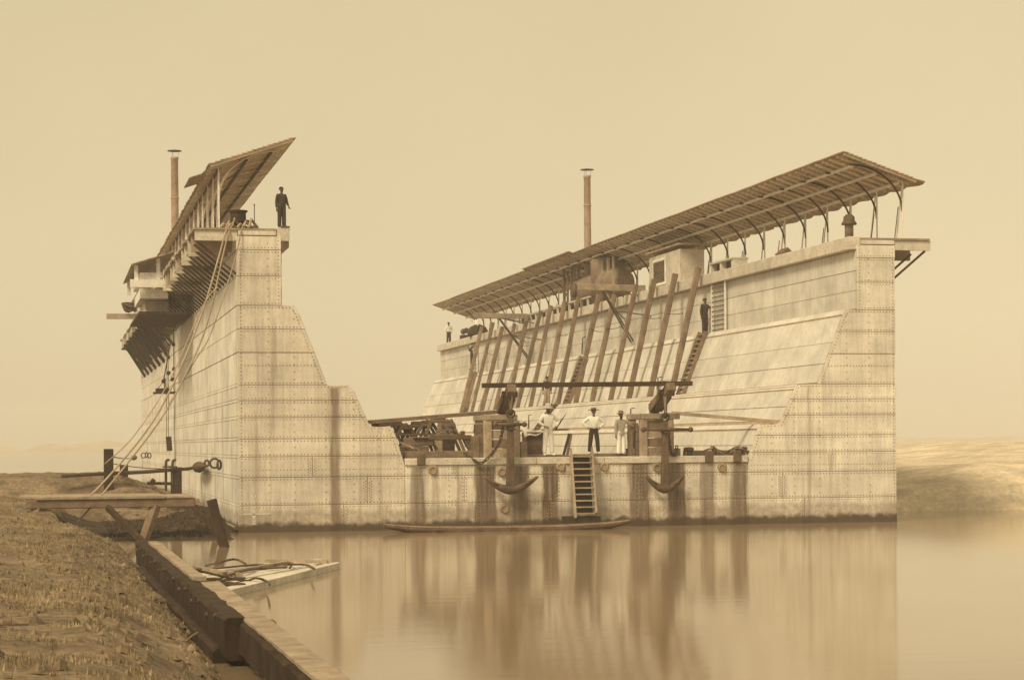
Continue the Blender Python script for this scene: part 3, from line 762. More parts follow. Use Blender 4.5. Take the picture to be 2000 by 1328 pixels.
# ------------------------------------------------------------------ near deck: cribs, catheads, anchors
def PX(px, py, y): v = onY(px, py, y); return v
def crib(xs0, xs1, post, zt, lab, right):
    t = thing('timber_crib', lab, 'crib', ((xs0+xs1)/2, .8, 2.6))
    zb_ = 2.44
    for a, c in post:
        MB().box(a, c, -.02, .24, zb_-.1, zt-.22).build('post', M_WOODL, t, bevel=.02)
        MB().box(a, c, 1.5, 1.76, zb_, zt-.22).build('post', M_WOODL, t, bevel=.02)
    MB().box(xs0+.18, xs1-(-.02 if right else .10), -.05, .27, zt-.216, zt).build('cap_beam', M_WOODL, t, bevel=.025)
    MB().box(xs0+.1, xs1-.15, 1.45, 1.8, zt-.216, zt+.02).build('cap_beam', M_WOODL, t, bevel=.025)
    hs = (zt-.22-zb_-.16)/4
    for k in range(4):
        MB().box(post[0][1]+.004, post[-1][0]-.004, .05+.02*(k % 2), .17+.02*(k % 2), zb_+.16+k*hs, zb_+.16+(k+1)*hs-.022).build('plank', M_WOOD if k % 2 else M_WOODL, t)
        for xx in (post[0][0]-.09, post[-1][1]+.0):
            MB().box(xx, xx+.085, .26, 1.48, zb_+.05+k*hs, zb_+.05+(k+1)*hs-.02).build('plank', M_WOOD, t)
    MB().box(post[0][0]-.34, post[0][0]-.10, .30, .85, zb_, zb_+.46+.5*(not right)).build('side_block', M_WOOD, t, bevel=.02)
    MB().box(post[-1][1]+.10, post[-1][1]+.36, .30, .85, zb_, zb_+.44+.3*(not right)).build('side_block', M_WOODL, t, bevel=.02)
    return t
f = lambda px, y=0: onY(px, 860, y).x
crib(f(938), f(1016), [(f(946), f(961)), (f(1001), f(1015))], PX(980, 809, 0).z, 'timber crib with pale posts and cap, behind the anchor with the short stock', False)
crib(f(1244), f(1327), [(f(1251), f(1265)), (f(1304), f(1316))], PX(1280, 807, 0).z, 'timber crib with pale posts and cap, behind the anchor with the long stock', True)
def cathead(back, front, lab, zt):
    t = thing('cathead', lab, 'cathead', back)
    b, fr_ = V(back), V(front); d = (fr_-b).normalized()
    MB().beam(b-d*.25, fr_, .30, .40, w2=.34, h2=.34).build('beam', M_WOOD, t, bevel=.03)
    sd = d.cross(V((0, 0, 1))).normalized()
    for s in (-1, 1):
        MB().beam(b+sd*s*.22+d*.05, b.lerp(fr_, .62)+sd*s*.22, .09, .34, w2=.07, h2=.26).build('cheek', M_WOOD, t, bevel=.02)
        c = b.lerp(fr_, .72)+sd*s*.24
        MB().lathe([(.02, -.04), (.12, -.04), (.12, .04), (.02, .04)], c, 10, Matrix.Rotation(R(90), 3, 'Y')).build('sheave', M_IRON, t)
    return t
z0 = PX(985, 807, .6).z
cathead((f(984, .7), .75, z0+.12), (PX(1000, 757, -.85).x, -.85, PX(1000, 757, -.85).z), 'dark cathead timber jutting up from the crib behind the short-stocked anchor', z0)
z1 = PX(1288, 805, .6).z
cathead((f(1280, .7), .75, z1+.14), (PX(1312, 754, -.85).x, -.85, PX(1312, 754, -.85).z), 'dark cathead timber jutting up from the crib behind the long-stocked anchor', z1)
a, c = PX(942, 754, -.55), PX(1351, 750, -.55)
tag(MB().beam(a+V((0, 0, .03)), c+V((0, 0, .03)), .26, .17).build('long_plank', M_WOODD, org=a, bevel=.01), 'long plank laid across the tops of both catheads', 'plank')

def anchor(cx, ztop, zcrown, tipl, tipr, ztip, sl_, sr_, zs, lab, y=-.42, tilt=0):
    t = thing('anchor', lab, 'anchor', (cx, y, ztop), 'anchors hung over the pontoon end')
    top, cr = V((cx+.04, y, ztop)), V((cx, y, zcrown))
    MB().beam(top, cr, .19, .17, up=(0, 1, 0), w2=.30, h2=.24).build('shank', M_RUST, t, bevel=.025)
    n = 12; b = MB(); pts, rs = [], []
    for i in range(2*n+1):
        u = (i-n)/n; x = cx + (u*(tipr-cx) if u > 0 else -u*(tipl-cx))
        z = zcrown + (ztip-zcrown)*abs(u)**1.75 - .02
        pts.append(V((x, y, z))); rs.append(.175-.125*abs(u)**1.2)
    b.tube(pts, rs, 8); b.build('arms', M_RUST, t, smooth=True)
    for s, tip in ((-1, tipl), (1, tipr)):
        i = 1 if s < 0 else 2*n-1; j = 6 if s < 0 else 2*n-6
        P, Q = pts[i], pts[j]; d = (P-Q).normalized(); up = V((-d.z, 0, d.x)); up = up if up.z > 0 else -up
        o = up*.05
        b = MB(); hw = .21
        b.add([P+d*.12+o, Q+V((0, hw, 0))+d*.1+o, Q+V((0, -hw, 0))+d*.1+o, Q-d*.12+o+up*.02,
               P+d*.12+o*.3, Q+V((0, hw, 0))+d*.1+o*.3, Q+V((0, -hw, 0))+d*.1+o*.3, Q-d*.12+o*.3],
              [(0, 1, 3), (0, 3, 2), (4, 7, 5), (4, 6, 7), (0, 4, 5, 1), (1, 5, 7, 3), (3, 7, 6, 2), (2, 6, 4, 0)])
        b.build('fluke', M_RUST, t)
    st = MB(); a, c = V((sl_, y-.12, zs)), V((sr_, y-.12, zs-.01))
    st.tube([a, a.lerp(c, .5), c], [.05, .075, .05], 8); st.ball(a, .105, 10); st.ball(c, .105, 10)
    st.build('stock', M_RUST, t, smooth=True)
    rg = MB().tube([top+V((math.cos(q)*.15, 0, .14+math.sin(q)*.15)) for q in [i*math.pi/8 for i in range(17)]], .035, 6)
    rg.build('ring', M_IRON, t, smooth=True)
    for dz in (.1, .0):
        MB().lathe([(.16, -.04), (.19, 0), (.16, .04)], top+V((0, 0, -.42+dz)), 10).build('lashing', M_ROPED, t)
    return t
g = lambda px, py: onY(px, py, -.42)
anchor(g(996, 900).x, g(998, 815).z, g(996, 955).z, g(948, 930).x, g(1050, 930).x, g(1000, 930).z, g(966, 830).x, g(1023, 830).x, g(996, 828).z,
       'rusted anchor with short stock hanging left of the boarding steps')
anchor(g(1298, 900).x, g(1300, 822).z, g(1298, 953).z, g(1262, 929).x, g(1336, 927).x, g(1298, 928).z, g(1255, 838).x, g(1347, 838).x, g(1300, 838).z,
       'rusted anchor with long horizontal stock hanging right of the boarding steps')
# tackle between cathead heads and anchors
for a, c, lab in (((1001, 764), (998, 812), 'tackle ropes from the cathead down to the short-stocked anchor'), ((1303, 765), (1300, 818), 'tackle ropes from the cathead down to the long-stocked anchor')):
    t = thing('tackle', lab, 'tackle', onY(*a, -.75))
    for k in range(5):
        p = onY(a[0]+random.uniform(-9, 3), a[1]+random.uniform(-3, 10), -.72+.06*k); q = onY(c[0]+random.uniform(-3, 2), c[1], -.45)
        MB().tube(sag(p, q, .03*k-.05, 8), .022, 5).build('rope', M_ROPED if k % 2 else M_ROPE, t)
    MB().ball(onY(c[0]-1, c[1]-7, -.5), .12, 8).build('block', M_WOODD, t)
# chains
def chain(px, y, lab, r=.052):
    pts = spline([onY(*p, yy) for p, yy in zip(px, y)], 12)
    ds = [0]
    for a, c in zip(pts, pts[1:]): ds.append(ds[-1]+(c-a).length)
    b = MB(); s = 0; k = 0
    while s < ds[-1]-.1:
        def at(u):
            for i in range(len(ds)-1):
                if ds[i+1] >= u: return pts[i].lerp(pts[i+1], (u-ds[i])/max(1e-6, ds[i+1]-ds[i]))
            return pts[-1]
        p, q = at(s), at(s+.16); d = (q-p).normalized(); n1 = d.orthogonal().normalized(); n2 = d.cross(n1)
        nn = n1 if k % 2 else n2; c = (p+q)/2
        b.tube([c+d*math.cos(a)*.10+nn*math.sin(a)*r for a in [i*math.pi/5 for i in range(11)]], .022, 5)
        s += .135; k += 1
    return tag(b.build('anchor_chain', M_IRON, org=pts[0]), lab, 'chain')
chain([(984, 822), (981, 842), (976, 862), (964, 882), (950, 897), (938, 905), (926, 898), (912, 887), (900, 882)], [-.45, -.4, -.3, -.25, -.22, -.2, -.16, .2, .7], 'iron chain looping from the short-stocked anchor down over the pale edge timber')
chain([(1305, 842), (1307, 860), (1309, 876), (1314, 888), (1319, 890), (1322, 878), (1321, 868)], [-.3, -.25, -.2, -.12, -.12, -.05, .1], 'iron chain looping beside the shank of the long-stocked anchor')

# boarding steps
t = thing('boarding_steps', 'steep wooden boarding steps leading down the pontoon end to the water', 'steps', onY(1138, 885, -.3))
pl, ql = onY(1115, 884, -.22), onY(1124, 1012, -1.05); pr, qr = onY(1156, 882, -.22), onY(1164, 1002, -1.05)
for p, q in ((pl, ql), (pr, qr)): MB().beam(p, q, .075, .2, up=(0, 1, 0)).build('stringer', M_WOODL, t, bevel=.01)
for k in range(10):
    u = .06+.1*k; a, c = pl.lerp(ql, u), pr.lerp(qr, u); c.z = a.z = (a.z+c.z)/2
    MB().beam(a+V((.04, .02, 0)), c+V((-.04, .02, 0)), .24, .045).build('tread', M_WOODL, t)
    if k < 9: MB().box(a.x+.06, c.x-.06, a.y+.16, a.y+.18, a.z-.25, a.z-.03).build('riser', M_WOODD, t)
for p in (pl, pr): MB().tube([p, p+V((0, .0, .18))], .035, 6).build('newel', M_WOODL, t)
o = MB().box(onY(1108, 1000, -.9).x, onY(1172, 1000, -.9).x, -1.0, -.05, -.15, .42).build('landing_float', M_WOODD, org=(12.4, -.5, .1))
tag(o, 'dark wooden float at the foot of the boarding steps', 'float')

# slender boat lying before the pontoon
bt = thing('boat', 'long slender dark wooden boat lying before the pontoon end', 'boat', (9.4, -2.2, 0))
def hull(x0, x1, y, wd, fb, dr, n=24, m=6):
    b = MB()
    for i in range(n+1):
        u = i/n; x = x0+(x1-x0)*u; s = max(.02, math.sin(math.pi*min(1, max(0, u*.96+.02)))**.6); rise = .16*abs(2*u-1)**3
        for j in range(m+1):
            a = math.pi*j/m; b.v.append((x, y-math.cos(a)*wd*s, fb+rise-(fb+dr)*math.sin(a)**.8*s))
    b.f = [(i*(m+1)+j, (i+1)*(m+1)+j, (i+1)*(m+1)+j+1, i*(m+1)+j+1) for i in range(n) for j in range(m)]
    return b
o = hull(4.9, 13.9, -1.9, .50, .12, .22).build('hull', M_RUST, bt, smooth=True)
sd = o.modifiers.new('thickness', 'SOLIDIFY'); sd.thickness = .04
for s in (-1, 1):
    pts = []
    for i in range(25):
        u = i/24; x = 4.9+9*u; q = max(.02, math.sin(math.pi*(u*.96+.02))**.6); pts.append((x, -1.9+s*.51*q, .13+.16*abs(2*u-1)**3))
    MB().tube(pts, .035, 5).build('gunwale', M_WOOD, bt)
for x in (6.7, 8.5, 10.3, 12.1): MB().box(x, x+.22, -2.36, -1.44, .07, .11).build('thwart', M_WOOD, bt)

# spars from the cribs to the wall ledges
p, q = onY(716, 820, 1.0), onY(985, 803, 1.0)
tag(MB().beam(V((4.3, 1.0, 3.90)), q, .13, .14).build('mooring_spar', M_WOOD, org=p), 'long spar reaching from the bank-side wall ledge to the short-stocked anchor crib', 'spar')
p, q = onY(1312, 806, .9), onY(1522, 822, .6)
tag(MB().beam(p, V((20.55, .6, 3.86)), .12, .13).build('mooring_spar', M_WOODL, org=p), 'thin spar reaching from the long-stocked anchor crib to the shored wall ledge', 'spar')

# bitts, baulks, trestles and keel block on the left of the deck
YB = 1.6
h = lambda px, py, y=YB: onY(px, py, y)
def bitts(pxa, pxb, zt0, y, labs, posts, heads):
    t = thing('mooring_bitts', labs, 'bitts', (h((pxa+pxb)/2, 880, y).x, y, 2.44))
    xa, xb = h(pxa, 855, y).x, h(pxb, 855, y).x
    MB().box(xa, xb, y-.16, y+.16, zt0, zt0+.17).build('cross_beam', M_WOOD, t, bevel=.02)
    for a, c in posts:
        MB().box(h(a, 880, y).x, h(c, 880, y).x, y-.155, y+.2, 2.44, zt0-.003).build('post', M_WOODD, t, bevel=.02)
    for a, c in heads:
        MB().box(h(a, 850, y).x, h(c, 850, y).x, y-.13, y+.13, zt0+.173, zt0+.32).build('post_head', M_WOOD, t, bevel=.015)
    return t, xa, xb
zt0 = h(880, 858).z
t, xa, xb = bitts(838, 920, zt0, YB, 'low mooring bitts with curved knees left of the short-stocked anchor crib', [(863, 887)], [(900, 907)])
for x0, s, m_ in ((h(846, 870).x, 1, M_WOODL), (h(904, 870).x, 1, M_WOOD)):
    pts = [(x0, zt0), (x0+.10, zt0-.22), (x0+.20, 2.9), (x0+.26, 2.44), (x0+.62, 2.44), (x0+.58, 2.75), (x0+.48, zt0-.12), (x0+.34, zt0)]
    MB().prism(pts, YB-.12, YB+.14).build('knee', m_, t, bevel=.015)
bitts(926, 944, h(930, 846, 2.6).z, 2.6, 'small bitts half hidden at the left of the short-stocked anchor crib', [(929, 933), (937, 941)], [(930, 936)])
t = thing('baulk_stack', 'stack of squared baulks behind the coiled rods, left of the bitts', 'timber stack', (h(805, 870, 2.6).x, 2.6, 2.44))
for k, (a, c) in enumerate(((778, 845), (778, 836), (790, 845))):
    z = 2.44+k*.305
    MB().box(h(a, 870, 2.6).x, h(c, 870, 2.6).x, 2.4, 3.0, z, z+.297).build('baulk', M_WOOD, t, bevel=.025)
MB().box(h(806, 850, 2.4).x, h(862, 850, 2.4).x, 2.3, 3.1, 3.36, 3.395).build('baulk', M_WOODL, t)
t = thing('rod_pile', 'heap of thin bent rods against the bank-side wall', 'rod pile', (h(800, 875, 1.2).x, 1.2, 2.6))
for k in range(16):
    p, q = onY(784+random.uniform(-3, 3), 866+random.uniform(-4, 12), 1.2+random.uniform(-.3, .3)), onY(812+random.uniform(-8, 8), 877+random.uniform(-2, 5), 1.0+random.uniform(-.3, .3))
    MB().tube([p, p.lerp(q, .5)+V((0, 0, random.uniform(-.05, .1))), q], random.uniform(.018, .035), 5).build('rod', M_RUST if k % 3 else M_WOODL, t)
# truncated keel block with bolts
t = thing('keel_block', 'tapering timber keel block with bolt holes standing behind the bitts', 'keel block', (h(874, 850, 2.2).x, 2.2, 3.3))
xa, xb = h(856.5, 850, 2.2).x, h(892.5, 850, 2.2).x; zb0, zt1 = h(874, 852, 2.2).z, h(874, 824.5, 2.2).z
for k in range(3):
    u0, u1 = k/3, (k+1)/3; ins = .10
    x0, x1 = xa+ins*u0, xb-ins*u0; X0, X1 = xa+ins*u1, xb-ins*u1; z0_, z1_ = zb0+(zt1-zb0)*u0, zb0+(zt1-zb0)*u1-.012
    MB().add([(x0, 2.0, z0_), (x1, 2.0, z0_), (x1, 2.9, z0_), (x0, 2.9, z0_), (X0, 2.03, z1_), (X1, 2.03, z1_), (X1, 2.87, z1_), (X0, 2.87, z1_)],
             [(0,3,2,1),(4,5,6,7),(0,1,5,4),(1,2,6,5),(2,3,7,6),(3,0,4,7)]).build('tier', M_WOOD, t, bevel=.01)
for bx, bz in ((865, 832), (882, 833), (874, 842), (886, 842)):
    p = h(bx, bz, 2.0); MB().lathe([(.05, -.03), (.05, .03)], p, 10, rm).build('bolt', M_IRON, t)
MB().box(xa+.2, xb-.2, 2.2, 2.7, 2.44, zb0).build('stand', M_WOODD, t)
# trestles: A-frames, further back on the deck
def trestle(px, py_top, py_bot, y, wtop, wbot, lab, dark=False):
    c, bt_ = onY(px, py_top, y), onY(px, py_bot, y)
    t = thing('trestle', lab, 'trestle', (c.x, y, 2.44), 'timber trestles on the dock floor'); m_ = M_WOODD if dark else M_WOOD
    zt_, zb_ = c.z, 2.44; sp = (wbot-wtop)/2*(zt_-zb_)/max(.3, zt_-bt_.z)
    for s in (-1, 1):
        for dy in (0, .9):
            MB().beam((c.x+s*(wtop/2+sp), y+dy, zb_), (c.x+s*wtop/2, y+dy, zt_-.12), .11, .10, up=(0, 1, 0)).build('leg', m_, t)
    MB().box(c.x-wtop/2-.06, c.x+wtop/2+.06, y-.1, y+1.0, zt_-.26, zt_-.14).build('head_block', m_, t, bevel=.02)
    MB().box(c.x-wtop/4-.05, c.x+wtop/4, y, y+.8, zt_-.137, zt_).build('cap_block', m_, t, bevel=.02)
    zc = bt_.z+.04
    MB().beam((c.x-wtop/2-sp*.75, y-.09, zc), (c.x+wtop/2+sp*.75, y-.09, zc), .05, .07).build('cross_plank', m_, t)
for a in ((736, 826, 850, 9, .25, .5, 'dark trestle half hidden behind the stepped edge of the bank-side wall', True), (762, 820, 848, 7.5, .5, .95, 'broad trestle nearest the bank-side wall, beside a dark plank'),
          (779, 820, 848, 6.3, .5, 1.0, 'trestle with a round cap block behind the baulk stack'), (793, 826, 850, 6, .3, .8, 'thin leaning trestle between the two trestle groups'),
          (818, 822, 849, 6.2, .55, .95, 'square-headed trestle left of the tall trestle pair'), (836, 820, 850, 5.6, .35, 1.05, 'pointed trestle right of the square-headed trestle'),
          (862, 812, 850, 5.2, .75, 1.35, 'tallest trestle, just behind the tapering keel block')): trestle(*a)
p, q = onY(731, 828, 8.5), onY(757, 826, 8.5)
tag(MB().beam(p, q, .2, .2).build('loose_baulk', M_WOODD, org=p), 'short dark baulk lying across the trestles by the bank-side wall', 'baulk')
# gear on the middle deck
t = thing('covered_box', 'dark box under a pale canvas sheet beside the man in the white suit', 'box', (11.0, 1.9, 2.44))
xa, xb = onY(1030, 870, 1.7).x, onY(1064, 870, 1.7).x; zt_ = onY(1050, 842, 1.7).z
MB().box(xa, xb, 1.7, 2.6, 2.44, zt_-.02).build('box_body', M_RUST, t)
b = MB(); n = 9
for i in range(n):
    for j in range(5):
        u, v = i/(n-1), j/4; x = xa-.12+(xb-xa+.2)*u
        y = 1.62+1.05*min(1, v*1.3); z = zt_+.02+.04*math.sin(u*7)+.03*math.sin(v*5+u*3)
        if j == 0: z = zt_-.24+.22*u+.05*math.sin(u*9); y = 1.60
        b.v.append((x, y, z))
b.f = [(j+i*5, j+1+i*5, j+6+i*5, j+5+i*5) for i in range(n-1) for j in range(4)]
o = b.build('canvas_sheet', M_BOARD, t, smooth=True); o.modifiers.new('thickness', 'SOLIDIFY').thickness = .015
t = thing('rope_coil', 'flat coil of dark rope on the deck behind the man in the white suit', 'rope coil', (11.3, 1.2, 2.45))
for k in range(5):
    MB().tube([(onY(1052, 885, 1.1).x+(.3+.09*k)*1.5*math.cos(a), 1.3+(.3+.09*k)*math.sin(a), 2.52+.05*(k % 3)) for a in [i*math.pi/10 for i in range(21)]], .032, 5).build('coil_turn', M_ROPED, t)
# thin props leaning on the lower ledge
for (a, c, m_, lab) in (((1098, 880), (1112, 846), M_WOODD, 'left prop of the pair leaning on the lower slope between two standing men'), ((1106, 880), (1116, 846), M_WOOD, 'right prop of the pair leaning on the lower slope between two standing men')):
    p, q = onY(*a, 5.0), onY(*c, 5.0); p.z = 2.44
    q = V((q.x, 5.0, q.z)); tag(MB().beam(p, q, .09, .09).build('prop', m_, org=p), lab, 'prop')
p, q = onX(1092, 837, 20.6), onX(1112, 802, 21.0)
tag(MB().beam(V((20.3, p.y, 3.77)), V((21.1, p.y-1.2, 5.1)), .2, .05).build('bracket_plank', M_WOODD, org=p), 'dark plank tilted against the slope above the pair of props', 'plank')
tag(MB().box(20.0, 20.5, p.y-3, p.y+2, 3.765, 3.87).build('ledge_plank', M_WOODD, org=(20.2, p.y, 3.8)), 'dark plank lying on the lower ledge behind the white suit', 'plank')
# ropes and lumber strewn along the deck edge
for i, (a, c, y, r, m_, lab) in enumerate((((1058, 880), (1190, 884), 1.6, .05, M_WOODD, 'thin dark spar on the deck at the feet of the men'), ((1090, 884), (1150, 886), .9, .045, M_WOODD, 'dark pole lying behind the head of the boarding steps'),
        ((1345, 887), (1465, 886), .8, .04, M_ROPED, 'dark rope laid along the deck right of the long-stocked anchor'))):
    p, q = onY(*a, y), onY(*c, y); p.z = q.z = 2.58
    tag(MB().tube(sag(p, q, .02 if m_ != M_ROPED else .03, 10), r, 6).build('deck_spar' if m_ != M_ROPED else 'deck_rope', m_, org=p), lab, 'spar' if m_ != M_ROPED else 'rope')
for px, lab in ((1392, 'rope bundle draped over the left chock near the shored wall'), (1440, 'rope bundle draped over the right chock near the shored wall')):
    c = onY(px, 884, .1); t = thing('rope_bundle', lab, 'rope bundle', (c.x, .1, 2.8))
    for k in range(6):
        pts = [V((c.x-.45+.15*k+random.uniform(-.2, .2), .05+.05*k, 2.68+.05*math.sin(k))), V((c.x+random.uniform(-.1, .1), .1, 2.86+.02*k)), V((c.x+.5-.1*k+random.uniform(0, .3), .1+.04*k, 2.66))]
        MB().tube(spline(pts, 6), .035, 5).build('strand', M_ROPE if k % 2 else M_ROPED, t)
for k, (px, lab) in enumerate(((1345, 'dark bollard stub right of the long-stocked anchor crib'), (1452, 'dark bollard stub at the foot of the shored wall slope'))):
    c = onY(px, 884, .6); tag(MB().lathe([(.14, 2.44), (.14, 2.75), (.2, 2.8), (.2, 2.9), (.05, 2.93)], (c.x, .6, 0), 12).build('bollard', M_IRON, org=(c.x, .6, 2.44)), lab, 'bollard')
# sacking draped left of the right crib
c = onY(1237, 870, .5); b = MB(); n = 8
for i in range(n+1):
    for j in range(7):
        u, v = i/n, j/6; b.v.append((c.x-.28+.5*u+.12*v*(1-u), .35+.08*math.sin(u*11+v*2)+.1*v, 3.75-1.3*v-.25*(1-u)))
b.f = [(i*7+j, i*7+j+1, i*7+j+8, i*7+j+7) for i in range(n) for j in range(6)]
o = b.build('sacking', M_WOOD, org=(c.x, .5, 2.5), smooth=True); o.modifiers.new('thickness', 'SOLIDIFY').thickness = .02
tag(o, 'brown sacking hung between the third man and the long-stocked anchor crib', 'sacking')
# ------------------------------------------------------------------ bank-side wall: hawsers, staging, annex
t = thing('bollard', 'squat bollard wrapped in pale hawser on the near top of the bank-side wall', 'bollard', (-.1, .8, 10.9))
MB().lathe([(.20, 10.88), (.20, 11.15), (.42, 11.18), (.42, 11.24), (.28, 11.26), (.28, 11.52), (.34, 11.55), (.34, 11.60), (.03, 11.62)], (.12, .9, 0), 14).build('barrel', M_WOODD, t)
for k in range(6):
    a = k*.9; MB().tube([(-.55+.2*k, .5+.1*math.sin(k), 10.94), (-.45+.2*k, .55, 11.08+.09*(k % 3)), (-.2+.2*k, .7, 10.96)], .06, 6).build('rope_turn', M_ROPE, t)
def hawser(pix, ys, lab, r=.045, m_=None, n=10):
    pts = spline([onY(*p, y) for p, y in zip(pix, ys)], n)
    return tag(MB().tube(pts, r, 6).build('hawser', m_ or M_ROPE, org=pts[0], smooth=True), lab, 'rope', 'mooring hawsers')
hawser([(452, 437), (441, 452), (428, 500), (395, 610), (345, 735), (290, 835), (205, 938), (150, 990)], [.6, -.08, -.15, -.5, -1.2, -2, -3, -3.5], 'thick pale hawser falling from wall-top bollard to bank, left one of the pair', .034)
hawser([(456, 438), (447, 453), (434, 505), (402, 640), (352, 752), (300, 838), (205, 958), (150, 1020)], [.6, -.08, -.2, -.6, -1.4, -2.2, -3.2, -3.8], 'thick pale hawser falling from wall-top bollard to bank, right one of the pair', .030)
hawser([(476, 440), (471, 452), (455, 520), (412, 650), (380, 705), (330, 790)], [.5, -.08, -.25, -.7, -1.0, -1.4], 'thin hawser hanging from the edge of the wall top beside the bollard', .022)
hawser([(205, 905), (262, 850), (330, 745), (395, 600), (425, 560)], [-6, -4, -2, -.8, -.4], 'slender rope running up from the thick bank post towards the walkway', .02)
# staging hung on tackles
t = thing('hanging_stage', 'plank stage hung on tackles against the outer face of the bank-side wall', 'stage', onX(325, 766, -.6))
a, c = onX(300, 766, -.9), onX(343, 766, -.25)
yc = onX(322, 766, -.6).y
SX = lambda px, py: onY(px, py, yc)
MB().beam(SX(299, 767), SX(346, 767), .5, .10).build('stage_plank', M_WOODD, t)
MB().beam(SX(304, 762), SX(331, 762), .3, .22).build('stage_box', M_WOODD, t)
for p, q, r in (((326, 668), (326, 765), .02), ((328, 668), (329, 765), .02), ((333, 668), (319, 745), .035), ((319, 745), (304, 764), .02), ((319, 745), (331, 764), .02), ((339, 640), (340, 765), .03), ((322, 738), (322, 760), .05)):
    MB().tube([SX(*p), SX(*q)], r, 5).build('fall', M_ROPED, t)
for p in ((339, 672), (340, 720), (319, 744), (329, 728), (336, 740)): MB().ball(SX(*p), .12, 8).build('block', M_WOODD, t)
for p in ((339, 631), (340, 671), (325, 685)): MB().beam(SX(p[0]-5, p[1]), SX(p[0]+5, p[1]), .06, .10).build('spreader', M_IRON, t)
MB().beam(SX(322, 766)+V((.0, 0, 0)), SX(322, 766)+V((.75, 0, .02)), .1, .08).build('outrigger_plank', M_WOODD, t)
t = thing('plumb_falls', 'pair of thin falls with a long dark counterweight hanging down the bank-side wall', 'tackle', SX(328, 800))
for px in (325.5, 329): MB().tube([SX(px, 768), SX(px, 852)], .022, 4).build('fall', M_ROPED, t)
MB().beam(SX(329, 852), SX(331.5, 880), .28, .28).build('counterweight', M_WOODD, t)
o = MB().tube([SX(340, 768), SX(342, 915)], .022, 4).build('plumb_line', M_ROPED, org=SX(340, 768)); tag(o, 'single taut line hanging down the bank-side wall to the thick post', 'rope')
# annex below the far roof extension
t = thing('wall_annex', 'pale boarded annex with posts and its own lean-to roof hanging off the bank-side wall', 'annex', (-2.2, 24, 10.4))
MB().box(-2.95, -1.4, 22.0, 22.25, 10.42, 10.78).build('sill_beam', M_WHITE, t)
MB().box(-2.5, -1.75, 22.1, 30, 10.79, 11.10).build('parapet', M_WHITE, t)
MB().box(-2.48, -1.2, 22.6, 29, 9.95, 10.40).build('side_board', M_WHITE, t)
MB().box(-2.2, -1.1, 24, 32, 9.35, 9.93).build('box_wall', M_BOARD, t)
MB().box(-2.55, -.3, 22.5, 33, 9.22, 9.34).build('floor', M_WOODD, t)
for x, y in ((-2.75, 22.05), (-1.75, 22.06), (-2.72, 32.0)): MB().box(x, x+.17, y, y+.17, 10.78, 11.40+.32*(x+2.85)).build('post', M_WHITE, t)
MB().beam((-2.3, 22.3, 9.75), (-1.4, 22.3, 9.75), .1, .09).build('bearer', M_IRON, t)
for k in range(5):
    a, e = -2.9+.39*k, -2.9+.39*(k+1)+.04; zf = lambda q: 11.40+.32*(q+2.85)
    MB().add([(dd, yy, zf(dd)+zz) for zz in (.03, .07) for dd, yy in ((a, 21.6), (e, 21.6), (e, 33), (a, 33))],
             [(3,2,1,0),(4,5,6,7),(0,1,5,4),(1,2,6,5),(2,3,7,6),(3,0,4,7)]).build('shingle_course', M_ROOF, t)
t = thing('rod_cluster', 'dark bundle of tackle and rods under the far walkway of the bank-side wall', 'tackle bundle', (-.9, 47, 9))
for k in range(46):
    y = 38+k*.85; MB().beam((-1.35+random.uniform(-.1, .1), y, 10.3), (-.03, y+.3, 8.55+random.uniform(-.1, .3)), .05, .07).build('rod', M_IRON, t)
for k in range(7): MB().beam((-1.5, 42+k*5, 10.25), (-.05, 42.5+k*5, 8.0), .12, .16).build('prop', M_WOODD, t)
MB().box(-1.45, -.15, 46, 80, 10.22, 10.32).build('under_board', M_WOODD, t)
q = onX(250, 620, -1.9)
o = MB().box(-3.1, -.6, 57.0, 57.4, onX(230, 624, -2.3).z-.16, onX(230, 624, -2.3).z+.16).build('jutting_beam', M_WOODL, org=(-2, 57, 10.3)); tag(o, 'squared beam jutting outward from the far end of the bank-side walkway', 'beam')
c = V((-1.7, 57.1, onX(230, 621, -2.3).z+.30)); t = thing('rope_coil', 'dark ragged coil of rope lying on the jutting beam', 'rope coil', c)
for k in range(9):
    q = random.uniform(.25, .6); tl = random.uniform(-.5, .5)
    MB().tube([c+V((math.cos(a)*q+random.uniform(-.04, .04), .3*math.sin(a+k)+tl*.3, -.1+abs(math.sin(a*.5+k))*.75*q/.6+tl*.12)) for a in [i*math.pi/6 for i in range(13)]], .055, 5).build('coil_turn', M_ROPED, t)
# slim rods and a stool-like pin on the near wall top
for px, py0, py1, lab in ((497, 400, 441, 'thin iron stanchion with round tip between bollard and man on the wall top'), (558, 396, 442, 'thin iron stanchion right beside the man on the wall top')):
    p = onY(px, py1, .5); z = onY(px, py0, .5).z
    o = MB().tube([(p.x, .5, 10.9), (p.x, .5, z)], .016, 5).ball((p.x, .5, z), .035, 6).lathe([(.16, 10.9), (.03, 11.05)], (p.x, .5, 0), 8).build('stanchion', M_IRON, org=(p.x, .5, 10.9)); tag(o, lab, 'stanchion')
o = MB().box(1.58, 2.0, 8, 8.5, onY(560, 566, 8).z, onY(560, 559, 8).z).build('jutting_board', M_BOARD, org=(1.8, 8, 8.5)); tag(o, 'short pale board end jutting from the inner face of the bank-side wall', 'board')

